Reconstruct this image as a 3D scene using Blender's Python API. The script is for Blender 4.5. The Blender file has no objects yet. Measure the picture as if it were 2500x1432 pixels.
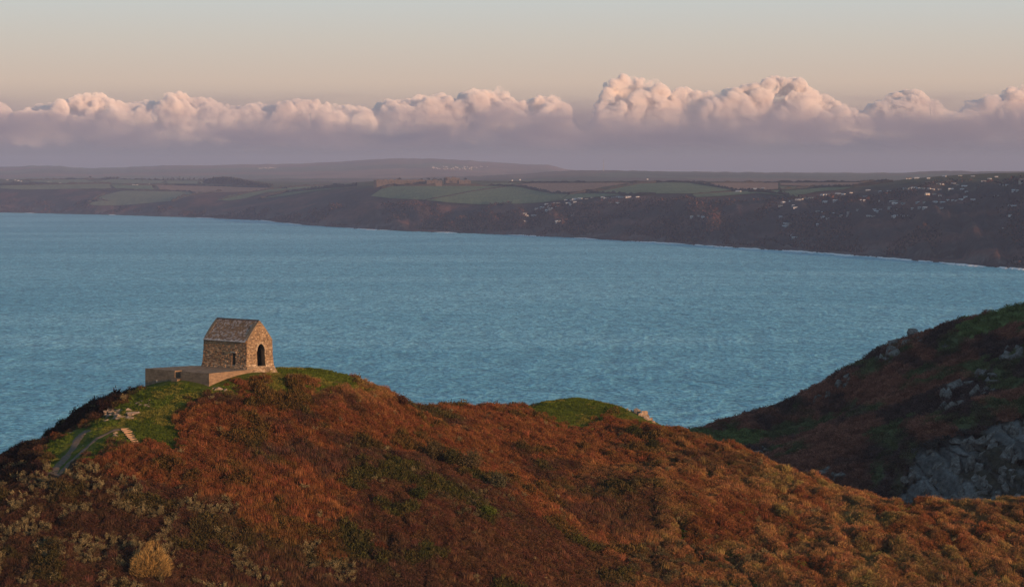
import bpy, bmesh, math, random
import numpy as np
from mathutils import Vector

R = math.radians
random.seed(7)
rng = np.random.default_rng(7)
sc = bpy.context.scene
COL = sc.collection

# ------------------------------------------------------------------ camera
F, PX0, PY0, CAMZ = 6000.0, 1250.0, 430.0, 126.0     # focal length, centre column, horizon row in photograph pixels; eye height in metres
cam = bpy.data.cameras.new('camera')
cam.sensor_width = 36.0
cam.lens = 36.0 * F / 2500.0
cam.shift_y = -(716.0 - PY0) / 2500.0
cam.clip_start, cam.clip_end = 1.0, 200000.0
camo = bpy.data.objects.new('camera', cam)
camo.location = (0, 0, CAMZ)
camo.rotation_euler = (R(90), 0, 0)
COL.objects.link(camo)
sc.camera = camo

# ------------------------------------------------------------------ sky, sun, exposure
SUN_AZ, SUN_EL = 45.0, 8.0          # degrees to the right of straight behind the camera; above the horizon
w = bpy.data.worlds.new('World'); sc.world = w; w.use_nodes = True
nt = w.node_tree; nt.nodes.clear()
def N(nt, typ, **kw):
    n = nt.nodes.new(typ)
    for k, v in kw.items():
        setattr(n, k, v)
    return n
out = N(nt, 'ShaderNodeOutputWorld')
bg = N(nt, 'ShaderNodeBackground'); bg.inputs['Strength'].default_value = 0.10
sky = N(nt, 'ShaderNodeTexSky', sky_type='NISHITA', sun_disc=False)
sky.sun_elevation = R(SUN_EL)
sx, sy = math.sin(R(SUN_AZ)), -math.cos(R(SUN_AZ))
sky.sun_rotation = math.atan2(sx, sy)
sky.altitude = 100; sky.air_density = 1.0; sky.dust_density = 2.0; sky.ozone_density = 2.0
# the twilight band above the horizon opposite the sun: lilac, then peach, then a pale grey green, same all round
geo = N(nt, 'ShaderNodeNewGeometry')
sep = N(nt, 'ShaderNodeSeparateXYZ')
tc = N(nt, 'ShaderNodeTexCoord')
nt.links.new(tc.outputs['Generated'], sep.inputs[0])
mr = N(nt, 'ShaderNodeMapRange'); mr.inputs['From Min'].default_value = 0.0; mr.inputs['From Max'].default_value = 0.2
nt.links.new(sep.outputs['Z'], mr.inputs['Value'])
ramp = N(nt, 'ShaderNodeValToRGB')
els = [(0.0, (0.155, 0.16, 0.20)), (0.06, (0.185, 0.175, 0.20)), (0.125, (0.50, 0.37, 0.31)), (0.19, (0.68, 0.525, 0.41)), (0.28, (0.64, 0.58, 0.50)),
       (0.36, (0.60, 0.62, 0.59)), (0.60, (0.36, 0.46, 0.50)), (1.0, (0.15, 0.24, 0.32))]
cr = ramp.color_ramp
while len(cr.elements) < len(els):
    cr.elements.new(0.5)
for e, (p, c) in zip(cr.elements, els):
    e.position = p; e.color = (*c, 1)
nt.links.new(mr.outputs[0], ramp.inputs[0])
sc10 = N(nt, 'ShaderNodeVectorMath', operation='SCALE'); sc10.inputs['Scale'].default_value = 10.8
nt.links.new(ramp.outputs[0], sc10.inputs[0])
mx = N(nt, 'ShaderNodeMix', data_type='RGBA'); mx.inputs['Factor'].default_value = 0.88
nt.links.new(sky.outputs[0], mx.inputs['A']); nt.links.new(sc10.outputs[0], mx.inputs['B'])
nt.links.new(mx.outputs['Result'], bg.inputs['Color']); nt.links.new(bg.outputs[0], out.inputs[0])

sun = bpy.data.lights.new('sun', 'SUN'); sun.energy = 5.0; sun.angle = R(0.6); sun.color = (1.0, 0.56, 0.30)
suno = bpy.data.objects.new('sun', sun); COL.objects.link(suno)
sd = Vector((sx * math.cos(R(SUN_EL)), sy * math.cos(R(SUN_EL)), math.sin(R(SUN_EL))))
suno.rotation_euler = sd.to_track_quat('Z', 'Y').to_euler()
suno.location = (200, -200, 300)

vs = sc.view_settings
vs.view_transform = 'Standard'; vs.look = 'None'; vs.exposure = 0.0; vs.gamma = 1.0; vs.use_curve_mapping = False
sc.cycles.use_denoising = True
sc.cycles.max_bounces = 14
sc.cycles.volume_bounces = 10
sc.cycles.volume_step_rate = 0.2
sc.cycles.volume_max_steps = 256
sc.cycles.transparent_max_bounces = 16

# ------------------------------------------------------------------ helpers
def P(px, py, d):
    return np.array([(px - PX0) / F * d, d, CAMZ - (py - PY0) / F * d])
def proj(x, y, z):
    return PX0 + F * x / y, PY0 - F * (z - CAMZ) / y

def hash2(i, j, s):
    h = (i.astype(np.int64) * 374761393 + j.astype(np.int64) * 668265263 + s * 974634777) & 0xFFFFFFFF
    h = ((h ^ (h >> 13)) * 1274126177) & 0xFFFFFFFF
    h = ((h ^ (h >> 16)) * 2246822519) & 0xFFFFFFFF
    return ((h ^ (h >> 15)) & 0xFFFFFF) / float(0xFFFFFF)
def vnoise(x, y, s=0):
    i, j = np.floor(x), np.floor(y)
    fx, fy = x - i, y - j
    u, v = fx * fx * fx * (fx * (fx * 6 - 15) + 10), fy * fy * fy * (fy * (fy * 6 - 15) + 10)
    a, b = hash2(i, j, s), hash2(i + 1, j, s)
    c, d = hash2(i, j + 1, s), hash2(i + 1, j + 1, s)
    return (a + (b - a) * u) * (1 - v) + (c + (d - c) * u) * v * 1.0 if False else (a * (1 - u) + b * u) * (1 - v) + (c * (1 - u) + d * u) * v
def fbm(x, y, s=0, o=4, g=0.5):
    t, a, n = 0.0, 1.0, 0.0
    for k in range(o):
        t = t + a * vnoise(x * 2 ** k + 17.3 * k, y * 2 ** k - 9.1 * k, s + k); n += a; a *= g
    return t / n
def cells(x, y, s=0):
    """distance to the nearest jittered grid point and that cell's random number"""
    i, j = np.floor(x), np.floor(y)
    best = np.full(x.shape, 9.0); bid = np.zeros(x.shape)
    for di in (-1, 0, 1):
        for dj in (-1, 0, 1):
            a, b = i + di, j + dj
            cx, cy = a + 0.5 + 0.8 * (hash2(a, b, s) - 0.5), b + 0.5 + 0.8 * (hash2(a, b, s + 1) - 0.5)
            d = np.hypot(x - cx, y - cy); m = d < best
            best = np.where(m, d, best); bid = np.where(m, hash2(a, b, s + 2), bid)
    return best, bid
def sstep(a, b, x):
    t = np.clip((x - a) / (b - a), 0, 1); return t * t * (3 - 2 * t)

class TPS:
    def __init__(self, pts, lam=1e-4):
        p = np.array(pts, float)
        self.c = p[:, :2].mean(0); self.s = p[:, :2].std()
        q = (p[:, :2] - self.c) / self.s; n = len(q)
        K = self.k(np.hypot(*(q[:, None] - q[None]).transpose(2, 0, 1))) + lam * np.eye(n)
        A = np.zeros((n + 3, n + 3)); A[:n, :n] = K; A[:n, n] = 1; A[:n, n + 1:] = q; A[n, :n] = 1; A[n + 1:, :n] = q.T
        self.w = np.linalg.solve(A, np.r_[p[:, 2], 0, 0, 0]); self.q = q
    @staticmethod
    def k(r):
        return np.where(r > 1e-9, r * r * np.log(np.maximum(r, 1e-9)), 0.0)
    def __call__(self, x, y):
        sh = np.shape(x); X = (np.ravel(x) - self.c[0]) / self.s; Y = (np.ravel(y) - self.c[1]) / self.s
        o = np.empty(len(X)); n = len(self.q)
        for a in range(0, len(X), 40000):
            b = slice(a, a + 40000)
            o[b] = self.k(np.hypot(X[b, None] - self.q[:, 0], Y[b, None] - self.q[:, 1])) @ self.w[:n] + self.w[n] + self.w[n + 1] * X[b] + self.w[n + 2] * Y[b]
        return o.reshape(sh)

def inpoly(px, py, poly):
    ins = np.zeros(np.shape(px), bool); n = len(poly)
    for k in range(n):
        x1, y1 = poly[k]; x2, y2 = poly[(k + 1) % n]
        if y1 == y2: continue
        c = ((y1 > py) != (y2 > py)) & (px < (x2 - x1) * (py - y1) / (y2 - y1) + x1)
        ins ^= c
    return ins

def link(o, parent=None):
    COL.objects.link(o)
    if parent is not None: o.parent = parent
    return o
def mesh_np(name, V, Fq, smooth=False):
    """mesh from an (n,3) vertex array and an (m,k) face array"""
    V = np.asarray(V, np.float32); Fq = np.asarray(Fq, np.int32)
    me = bpy.data.meshes.new(name)
    me.vertices.add(len(V)); me.vertices.foreach_set('co', V.ravel())
    k = Fq.shape[1]
    me.loops.add(Fq.size); me.loops.foreach_set('vertex_index', Fq.ravel())
    me.polygons.add(len(Fq)); me.polygons.foreach_set('loop_start', np.arange(0, Fq.size, k, dtype=np.int32))
    me.update(calc_edges=True)
    me.polygons.foreach_set('use_smooth', np.full(len(Fq), smooth, bool))
    me.validate()
    return me
def set_tint(me, c, dom='POINT', name='tint'):
    c = np.asarray(c, np.float32)
    if c.shape[1] == 3: c = np.c_[c, np.ones(len(c), np.float32)]
    a = me.attributes.new(name, 'FLOAT_COLOR', dom); a.data.foreach_set('color', c.ravel())
def obj(name, me, m=None, parent=None, kind=None, label=None, cat=None, group=None):
    o = bpy.data.objects.new(name, me); link(o, parent)
    if m is not None and me is not None and len(me.materials) == 0: me.materials.append(m)
    tag(o, label, cat, group, kind); return o
def tag(o, label=None, cat=None, group=None, kind=None):
    for k, v in (('label', label), ('category', cat), ('group', group), ('kind', kind)):
        if v: o[k] = v
    return o
def empty(name, loc, label, cat, group=None, rz=0):
    o = bpy.data.objects.new(name, None); o.location = loc; o.rotation_euler.z = rz; o.empty_display_size = 0.5
    link(o); return tag(o, label, cat, group)
def grid_faces(r, c):
    i = np.arange(r * c).reshape(r, c)
    return np.stack([i[:-1, :-1], i[:-1, 1:], i[1:, 1:], i[1:, :-1]], -1).reshape(-1, 4)
def bm_mesh(name, bm, smooth=False):
    me = bpy.data.meshes.new(name); bm.to_mesh(me); bm.free()
    if smooth:
        me.polygons.foreach_set('use_smooth', np.ones(len(me.polygons), bool))
    return me

# ------------------------------------------------------------------ materials
def base_mat(name, rough=0.9, spec=0.2):
    m = bpy.data.materials.new(name); m.use_nodes = True
    b = m.node_tree.nodes['Principled BSDF']; b.inputs['Roughness'].default_value = rough; b.inputs['Specular IOR Level'].default_value = spec
    return m, m.node_tree, b
def noise(nt, scale, detail=6, rough=0.6, vec=None, dist=0.0):
    n = N(nt, 'ShaderNodeTexNoise'); n.inputs['Scale'].default_value = scale; n.inputs['Detail'].default_value = detail
    n.inputs['Roughness'].default_value = rough; n.inputs['Distortion'].default_value = dist
    if vec is None:
        g = N(nt, 'ShaderNodeNewGeometry'); vec = g.outputs['Position']
    nt.links.new(vec, n.inputs['Vector']); return n
def rampn(nt, src, stops):
    r = N(nt, 'ShaderNodeValToRGB'); cr = r.color_ramp
    while len(cr.elements) < len(stops): cr.elements.new(0.5)
    for e, (p, c) in zip(cr.elements, stops):
        e.position = p; e.color = (*c, 1) if len(c) == 3 else c
    nt.links.new(src, r.inputs[0]); return r
def mul(nt, a, b, fac=1.0, typ='MULTIPLY'):
    m = N(nt, 'ShaderNodeMix', data_type='RGBA', blend_type=typ); m.inputs['Factor'].default_value = fac
    for s, k in ((a, 'A'), (b, 'B')):
        if isinstance(s, tuple): m.inputs[k].default_value = (*s, 1)
        else: nt.links.new(s, m.inputs[k])
    return m.outputs['Result']
def bump(nt, b, src, dist, strength=1.0):
    n = N(nt, 'ShaderNodeBump'); n.inputs['Distance'].default_value = dist; n.inputs['Strength'].default_value = strength
    nt.links.new(src, n.inputs['Height']); nt.links.new(n.outputs[0], b.inputs['Normal'])
def mat_noise(name, stops, scale, rough=0.9, bdist=0.0, bscale=None, detail=8, spec=0.2):
    m, nt, b = base_mat(name, rough, spec)
    n = noise(nt, scale, detail); r = rampn(nt, n.outputs[0], stops); nt.links.new(r.outputs[0], b.inputs['Base Color'])
    if bdist:
        n2 = noise(nt, bscale or scale * 3, detail); bump(nt, b, n2.outputs[0], bdist)
    return m
def mat_tint(name, scale, lo=0.6, hi=1.4, rough=0.95, bdist=0.0, bscale=None, inst=False, spec=0.1, attr='tint'):
    m, nt, b = base_mat(name, rough, spec)
    a = N(nt, 'ShaderNodeAttribute'); a.attribute_name = attr; a.attribute_type = 'INSTANCER' if inst else 'GEOMETRY'
    n = noise(nt, scale, 7, 0.65); r = rampn(nt, n.outputs[0], [(0.25, (lo,) * 3), (0.75, (hi,) * 3)])
    nt.links.new(mul(nt, a.outputs['Color'], r.outputs[0]), b.inputs['Base Color'])
    if bdist:
        n2 = noise(nt, bscale or scale * 3, 8, 0.7); bump(nt, b, n2.outputs[0], bdist)
    return m

# ------------------------------------------------------------------ near headland: height field through surveyed points
def drop(px, py, d, far=True):
    """ground falling away behind a skyline point"""
    z = P(px, py, d)
    o = []
    for dd, below in ((35, 12), (80, 38)):
        q = P(px, py, d + dd); o.append((q[0], q[1], q[2] - below))
    return o
near_crest = [(-250, 1190, 335), (0, 1132, 345), (100, 1088, 348), (200, 1010, 352), (280, 972, 354), (350, 950, 357), (420, 925, 362), (520, 905, 366), (620, 900, 365), (690, 899, 362), (760, 906, 359),
              (850, 918, 361), (920, 960, 363), (965, 978, 364), (1005, 1006, 366), (1050, 1034, 395), (1150, 1032, 404), (1250, 1014, 410), (1340, 984, 414), (1380, 978, 415), (1430, 978, 415), (1480, 992, 412),
              (1540, 1008, 410), (1590, 1025, 406), (1635, 1062, 400), (1690, 1078, 396), (1800, 1104, 388), (1870, 1142, 383), (1950, 1172, 378), (2050, 1212, 371), (2120, 1234, 366), (2200, 1252, 363),
              (2350, 1244, 366), (2500, 1234, 369), (2700, 1218, 372)]
near_front = [(-250, 1300, 315), (-250, 1600, 270), (0, 1180, 318), (0, 1300, 302), (0, 1432, 288), (100, 1120, 326), (180, 1100, 325), (130, 1150, 316), (250, 1050, 331), (300, 1012, 337), (330, 1082, 324), (400, 960, 343), (340, 955, 348),
              (200, 1200, 309), (200, 1300, 300), (300, 1432, 289), (435, 928, 347), (510, 950, 342), (575, 925, 346), (628, 912, 349.5), (650, 1000, 338), (480, 1000, 336), (480, 1100, 322), (600, 1200, 312),
              (650, 1100, 325), (800, 1100, 328), (800, 970, 347), (900, 1000, 349), (900, 1080, 338), (900, 1200, 320), (600, 1432, 293), (900, 1432, 297), (900, 1300, 309), (1250, 1432, 303), (1250, 1300, 319),
              (1000, 1040, 356), (1100, 1080, 360), (1060, 1030, 374), (1250, 1200, 336), (1150, 1140, 346), (1250, 1100, 366), (1250, 1030, 388), (1400, 1050, 394), (1400, 1120, 372), (1400, 1200, 352), (1400, 1300, 333), (1400, 1432, 314),
              (1600, 1100, 384), (1650, 1150, 370), (1650, 1220, 350), (1650, 1300, 340), (1650, 1432, 322), (1900, 1210, 366), (1900, 1260, 355), (1900, 1340, 341), (1900, 1432, 326), (2200, 1285, 352), (2200, 1330, 342), (2200, 1432, 327),
              (2500, 1285, 356), (2500, 1340, 346), (2500, 1432, 332), (2700, 1432, 332), (600, 1800, 262), (1250, 1800, 272), (1900, 1800, 288), (2500, 1800, 292), (0, 1800, 256), (2800, 1800, 292)]
pts = [tuple(P(*p)) for p in near_crest + near_front]
for c in near_crest: pts += drop(*c)
# made level under the chapel and the gun platform
for p in ((560, 905, 358), (620, 903, 356)):
    q = P(*p); pts.append((q[0], q[1], 98.2))
near_tps = TPS(pts)

PXN = np.linspace(-260, 2760, 700); DN = np.r_[np.linspace(250, 300, 70)[:-1], np.linspace(300, 425, 270)[:-1], np.linspace(425, 500, 60)]
def lump_amount(px, py):
    """how hummocky the bracken stands: most on the sunlit slope to the right"""
    return 0.6 + 0.6 * sstep(1350, 1900, px) + 0.1 * sstep(700, 900, px) * (1 - sstep(1000, 1080, py))
GRASS = [
    [(300, 960), (350, 925), (430, 915), (520, 905), (640, 860), (700, 855), (800, 860), (880, 870), (930, 920), (935, 955), (885, 964), (838, 952), (805, 968), (745, 958), (705, 968), (650, 957), (600, 968), (545, 962), (492, 972), (462, 996), (436, 1018), (428, 1050),
     (448, 1072), (420, 1108), (385, 1092), (330, 1096), (270, 1100), (230, 1120), (190, 1128), (150, 1155), (100, 1162), (112, 1130), (84, 1090), (150, 1058), (200, 1042), (250, 1008), (290, 985)],
    [(1240, 984), (1330, 940), (1420, 935), (1500, 945), (1580, 960), (1650, 1000), (1665, 1052), (1590, 1042), (1540, 1036), (1490, 1026), (1450, 1040), (1400, 1056), (1350, 1044), (1290, 1008)],
    [(962, 958), (985, 972), (1010, 1000), (1042, 1024), (1072, 1066), (1050, 1062), (1020, 1030), (990, 1000), (972, 980)],
    [(2180, 1196), (2330, 1196), (2320, 1208), (2240, 1214), (2230, 1260), (2205, 1262), (2200, 1225)],
    [(2420, 1190), (2520, 1180), (2520, 1206), (2440, 1204)]]
def grass_w(px, py, x, y):
    jx = (fbm(x * 0.5, y * 0.5, 61, 3) - 0.5) * 34; jy = (fbm(x * 0.5 + 40, y * 0.5, 62, 3) - 0.5) * 26
    g = np.zeros(np.shape(px))
    for poly in GRASS: g = np.maximum(g, inpoly(px + jx, py + jy, poly).astype(float))
    return g
def near_base(x, y):
    z = near_tps(x, y)
    px, py = proj(x, y, z)
    return z + (fbm(x / 9, y / 9, 3, 3) - 0.5) * 1.1 * sstep(0, 60, np.abs(px - 490) - 130) * 1.0
def near_h(x, y):
    z = near_base(x, y)
    px, py = proj(x, y, z)
    la = lump_amount(px, py); g = grass_w(px, py, x, y)
    wx, wy = x + (fbm(x / 3, y / 3, 8, 2) - 0.5) * 2.2, y + (fbm(x / 3, y / 3, 9, 2) - 0.5) * 2.2
    fa, ca = cells(wx / 2.3 + wy * 0.10, wy / 5.6, 21); fb, cb = cells(wx / 3.9 + wy * 0.05 + 40, wy / 6.5, 25); ms = sstep(0.42, 0.58, fbm(x / 8, y / 8, 29, 2)); f, cid = fa * (1 - ms) + fb * ms, ca * (1 - ms) + cb * ms
    l = la * (0.35 + 0.65 * cid) * np.clip(1 - (f / 0.72) ** 2, -0.4, 1) * 1.3
    plat = np.exp(-(((px - 510) / 190) ** 2 + ((py - 915) / 60) ** 2) ** 2)
    return z + l * (1 - g) * (1 - plat) + (fbm(x * 0.9, y * 0.9, 5, 3) - 0.5) * 0.35 * (1 - plat), g, l
gpx, gd = np.meshgrid(PXN, DN)
NX = (gpx - PX0) / F * gd; NY = gd
NZ, NG, NL = near_h(NX, NY)
nppx, nppy = proj(NX, NY, NZ)
run = np.minimum.accumulate(nppy, 0)
NVIS = nppy <= run + 14
soil = np.stack([0.045 + 0 * NZ, 0.026 + 0 * NZ, 0.014 + 0 * NZ], -1)
gn = fbm(NX * 0.35, NY * 0.35, 33, 4)[..., None]
green = np.array([0.075, 0.095, 0.012]) * (0.55 + 0.9 * gn) + np.array([0.07, 0.035, 0.012]) * sstep(0.5, 0.75, fbm(NX * 0.22, NY * 0.22, 44, 4))[..., None]
gg = np.clip(NG, 0, 1)[..., None]
me = mesh_np('headland', np.stack([NX, NY, NZ], -1).reshape(-1, 3), grid_faces(*NZ.shape), True)
lowgreen = (np.array([0.10, 0.115, 0.022]) * np.ones_like(soil))
lg = (sstep(1500, 1900, nppx) * sstep(0.40, 0.56, fbm(NX / 7, NY / 7, 71, 3)))[..., None]
set_tint(me, (soil * (1 - gg) * (1 - lg) + lowgreen * lg * (1 - gg) + green * gg).reshape(-1, 3))
headland = obj('headland_ground', me, mat_tint('turf_and_soil', 3.0, 0.5, 1.5, 0.95, 0.10, 5.0), kind='structure')

# quick lookup of the ground by photograph column and row
def pick(px, py, PXg, Dg, PYg):
    """first ground point met looking along (px, py)"""
    c = np.clip((px - PXg[0]) / (PXg[-1] - PXg[0]) * (len(PXg) - 1), 0, len(PXg) - 1.001); i = int(c); t = c - i
    col = PYg[:, i] * (1 - t) + PYg[:, i + 1] * t
    k = np.nonzero(col <= py)[0]
    if len(k) == 0: k = int(np.argmin(col)); d = Dg[k]
    else:
        k = int(k[0])
        if k == 0: d = Dg[0]
        else:
            s = (col[k - 1] - py) / max(col[k - 1] - col[k], 1e-6); d = Dg[k - 1] + s * (Dg[k] - Dg[k - 1])
    q = P(px, py, d); return Vector(q)
def pickn(px, py): return pick(px, py, PXN, DN, nppy)
def ground(x, y): return float(near_h(np.array([x]), np.array([y]))[0][0])

# ------------------------------------------------------------------ shaded hillside across the neck
hill_crest = [(1500, 1088, 640), (1620, 1064, 640), (1690, 1057, 640), (1800, 1038, 650), (1900, 1012, 655), (2000, 985, 660), (2060, 947, 660), (2110, 909, 658), (2170, 873, 652), (2250, 825, 645), (2350, 786, 632), (2430, 768, 620), (2500, 764, 610), (2800, 690, 580), (3200, 610, 540)]
hill_front = [(1600, 1120, 590), (1720, 1082, 600), (1850, 1134, 545), (1850, 1060, 605), (2000, 1175, 515), (2000, 1060, 580), (2120, 1210, 500), (2200, 1215, 490), (2200, 1130, 498), (2200, 1060, 520), (2200, 960, 575), (2330, 1215, 484), (2330, 1060, 500), (2330, 1010, 520), (2330, 900, 575), (2330, 840, 605),
              (2500, 1220, 470), (2500, 1080, 486), (2500, 1000, 505), (2500, 900, 548), (2500, 820, 582), (2800, 1200, 450), (2800, 900, 510), (3200, 1200, 420), (3200, 800, 480), (1500, 1250, 560), (1850, 1300, 500), (2200, 1400, 455), (2500, 1400, 440), (2900, 1400, 420)]
hp = [tuple(P(*p)) for p in hill_crest + hill_front]
for c in hill_crest: hp += drop(*c)
hill_tps = TPS(hp)
PXH = np.linspace(1400, 3150, 520); DH = np.r_[np.linspace(430, 474, 30)[:-1], np.linspace(474, 530, 190)[:-1], np.linspace(530, 720, 200)]
CLIFF = [(2185, 1230), (2230, 1110), (2300, 1080), (2390, 1060), (2430, 1030), (2480, 1020), (2600, 1005), (2900, 1000), (2900, 1230)]
def hill_h(x, y):
    z = hill_tps(x, y); px, py = proj(x, y, z)
    wx, wz = x + (fbm(x / 4, z / 4, 41, 2) - 0.5) * 3, z + (fbm(x / 4, z / 4, 43, 2) - 0.5) * 3
    cm = inpoly(px + (fbm(x / 5, y / 5, 47, 3) - .5) * 60, py + (fbm(x / 5, y / 5, 48, 3) - .5) * 40, CLIFF).astype(float)
    f1, k1 = cells(wx / 4.5 + wz * 0.12, wz / 7.0, 141); f2, k2 = cells(wx / 1.7 + wz * 0.2, wz / 3.4, 151)
    z = z + cm * ((k1 - 0.4) * 2.0 - f1 * 0.8)
    return z + (fbm(x / 16, y / 16, 13, 4) - 0.5) * 5.0 + (np.abs(fbm(x / 5, y / 9, 17, 3) - 0.5)) * 2.0 + (fbm(x / 2, y / 2, 19, 3) - 0.5) * 0.9
hpx, hd = np.meshgrid(PXH, DH); HX = (hpx - PX0) / F * hd; HY = hd; HZ = hill_h(HX, HY); hppx, hppy = proj(HX, HY, HZ)
heath = np.stack([0.105 + 0 * HZ, 0.072 + 0 * HZ, 0.068 + 0 * HZ], -1)
h1 = sstep(0.42, 0.62, fbm(HX / 11 + HZ / 9, HY / 30, 91, 4))[..., None]
h2 = sstep(0.56, 0.68, fbm(HX / 9 + 50, HY / 14, 95, 4))[..., None]
hc = heath * (1 - h1) + np.array([0.29, 0.138, 0.10]) * h1
hc = hc * (1 - h2) + np.array([0.12, 0.14, 0.07]) * h2
for poly in ([(2330, 800), (2420, 760), (2560, 735), (2560, 760), (2440, 800), (2380, 830), (2340, 830)], [(1600, 1056), (1720, 1056), (1830, 1050), (1880, 1062), (1850, 1085), (1800, 1102), (1690, 1080)]):
    gmask = inpoly(hppx + (fbm(HX / 6, HY / 6, 98, 3) - .5) * 50, hppy + (fbm(HX / 6, HY / 6, 99, 3) - .5) * 30, poly)[..., None]
    hc = np.where(gmask, np.array([0.15, 0.19, 0.075]), hc)
def cliff_push(x, z, cm):
    wx, wz = x + (fbm(x / 4, z / 4, 41, 2) - 0.5) * 3, z + (fbm(x / 4, z / 4, 43, 2) - 0.5) * 3
    f1, k1 = cells(wx / 5.0 + wz * 0.15, wz / 8.0, 141); f2, k2 = cells(wx / 1.8 + wz * 0.2, wz / 3.6, 151)
    return cm * ((k1 - 0.5) * 4.0 - f1 * 2.0 + (k2 - 0.5) * 1.2 - f2 * 1.0)
cmask = inpoly(hppx + (fbm(HX / 5, HY / 5, 47, 3) - .5) * 60, hppy + (fbm(HX / 5, HY / 5, 48, 3) - .5) * 40, CLIFF)[..., None]
rk = (0.05 + 0.20 * fbm(HX / 2.5, HZ / 2.5, 161, 4))[..., None] * np.array([1.0, 0.97, 0.97]); mossy = sstep(0.52, 0.66, fbm(HX / 5, HZ / 4 + 7, 163, 4))[..., None]
hc = np.where(cmask, rk * (1 - mossy) + np.array([0.07, 0.06, 0.045]) * mossy, hc)
HYD = HY - cliff_push(HX, HZ, cmask[..., 0].astype(float))
me = mesh_np('hillside', np.stack([HX, HYD, HZ], -1).reshape(-1, 3), grid_faces(*HZ.shape), True)
set_tint(me, hc.reshape(-1, 3))
hillside = obj('hillside_ground', me, mat_tint('heath', 1.2, 0.45, 1.55, 0.95, 0.5, 1.6), kind='structure')
# unseen hill added beyond the frame on the right, shaped to shade that hillside
mx_, my_ = np.meshgrid(np.linspace(135, 420, 70), np.linspace(300, 560, 60)); mz_ = 28 + 135 * np.exp(-((mx_ - 258) / 85) ** 2 - ((my_ - 385) / 95) ** 2) + (fbm(mx_ / 30, my_ / 30, 301, 4) - 0.5) * 10
me = mesh_np('shading_hill', np.stack([mx_, my_, mz_], -1).reshape(-1, 3), grid_faces(*mz_.shape), True); set_tint(me, np.tile([0.10, 0.06, 0.045], (mx_.size, 1)))
obj('shading_hill_ground', me, hillside.data.materials[0], kind='structure')
def pickh(px, py): return pick(px, py, PXH, DH, hppy)

# ------------------------------------------------------------------ sea
def sea_mat():
    m, nt, b = base_mat('sea_water', 0.45, 0.16)
    g = N(nt, 'ShaderNodeNewGeometry')
    mp = N(nt, 'ShaderNodeMapping'); mp.inputs['Scale'].default_value = (1.0, 0.55, 1.0); mp.inputs['Rotation'].default_value = (0, 0, R(8))
    nt.links.new(g.outputs['Position'], mp.inputs['Vector'])
    mpl = N(nt, 'ShaderNodeMapping'); mpl.inputs['Scale'].default_value = (0.35, 1.0, 1.0); mpl.inputs['Rotation'].default_value = (0, 0, R(-7)); nt.links.new(g.outputs['Position'], mpl.inputs['Vector'])
    big = noise(nt, 0.0022, 5, 0.6, mpl.outputs[0], 1.5)
    mid = noise(nt, 0.06, 3, 0.55, mp.outputs[0], 0.4)
    fine = noise(nt, 0.26, 3, 0.6, mp.outputs[0], 0.3)
    c1 = rampn(nt, big.outputs[0], [(0.36, (0.120, 0.400, 0.520)), (0.5, (0.170, 0.475, 0.590)), (0.62, (0.235, 0.550, 0.655))])
    c2 = rampn(nt, fine.outputs[0], [(0.32, (0.34, 0.44, 0.52)), (0.5, (1, 1, 1)), (0.68, (1.6, 1.5, 1.42))])  # lit and dark wave faces put into the colour, here and below
    c3_ = rampn(nt, mid.outputs[0], [(0.32, (0.66, 0.72, 0.76)), (0.5, (1, 1, 1)), (0.68, (1.25, 1.2, 1.18))])
    nt.links.new(mul(nt, mul(nt, c1.outputs[0], c2.outputs[0]), c3_.outputs[0]), b.inputs['Base Color'])
    add = N(nt, 'ShaderNodeMath', operation='MULTIPLY_ADD'); add.inputs[1].default_value = 3.0
    nt.links.new(mid.outputs[0], add.inputs[0]); nt.links.new(fine.outputs[0], add.inputs[2])
    bump(nt, b, add.outputs[0], 1.6)
    return m
me = mesh_np('sea', [(-9000, -300, 0), (9000, -300, 0), (9000, 26000, 0), (-9000, 26000, 0)], [[0, 1, 2, 3]])
sea = obj('sea', me, sea_mat(), kind='structure')

# ------------------------------------------------------------------ far coast
def D0(py): return CAMZ * F / (py - PY0)        # distance of sea level at a row
shore = [(-300, 513), (0, 518.5), (120, 521), (280, 524.5), (450, 530), (640, 538), (720, 547), (900, 560), (1050, 566), (1200, 571), (1380, 579), (1500, 586), (1650, 594), (1800, 604), (2000, 616), (2150, 628), (2300, 640), (2500, 656), (2800, 684)]
def shore_d(px):
    a = np.array(shore); return D0(np.interp(px, a[:, 0], a[:, 1]))
cp = []
for px, py in shore: 
    d = D0(py); cp.append((px, d, 0.0)); cp.append((px, d - 250, -30.0))
def far(px, rows):
    for py, d in rows: cp.append((px, d, CAMZ - (py - PY0) / F * d))
far(-300, [(470, 9300), (455, 9900), (440, 11000), (438, 11800)])
far(0, [(485, 8750), (462, 8900), (450, 9700), (438, 11000), (440, 12000)])
far(230, [(500, 8200), (463, 8700), (450, 9500), (437, 10800), (441, 12000)])
far(450, [(512, 7700), (495, 7800), (470, 8500), (452, 9400), (439, 10500), (445, 12000)])
far(650, [(515, 7100), (490, 7400), (470, 7900), (455, 8600), (447, 9800), (453, 12000)])
far(850, [(525, 6200), (500, 6300), (480, 6500), (458, 6900), (449, 7200), (457, 8500), (458, 12000)])
far(1000, [(535, 5750), (495, 5950), (470, 6300), (452.5, 6650), (449, 6900), (457, 8500), (458, 12000)])
far(1200, [(540, 5500), (502, 5750), (475, 6200), (455, 6700), (445, 7000), (456, 8500), (458, 12000)])
far(1400, [(545, 5150), (490, 5500), (470, 5900), (447, 6600), (455, 8500), (458, 12000)])
far(1600, [(550, 4800), (478, 5250), (460, 5700), (446.5, 6400), (455, 8000), (458, 12000)])
far(1800, [(560, 4500), (486, 4950), (465, 5500), (446.5, 6300), (455, 8000), (456, 12000)])
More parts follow.
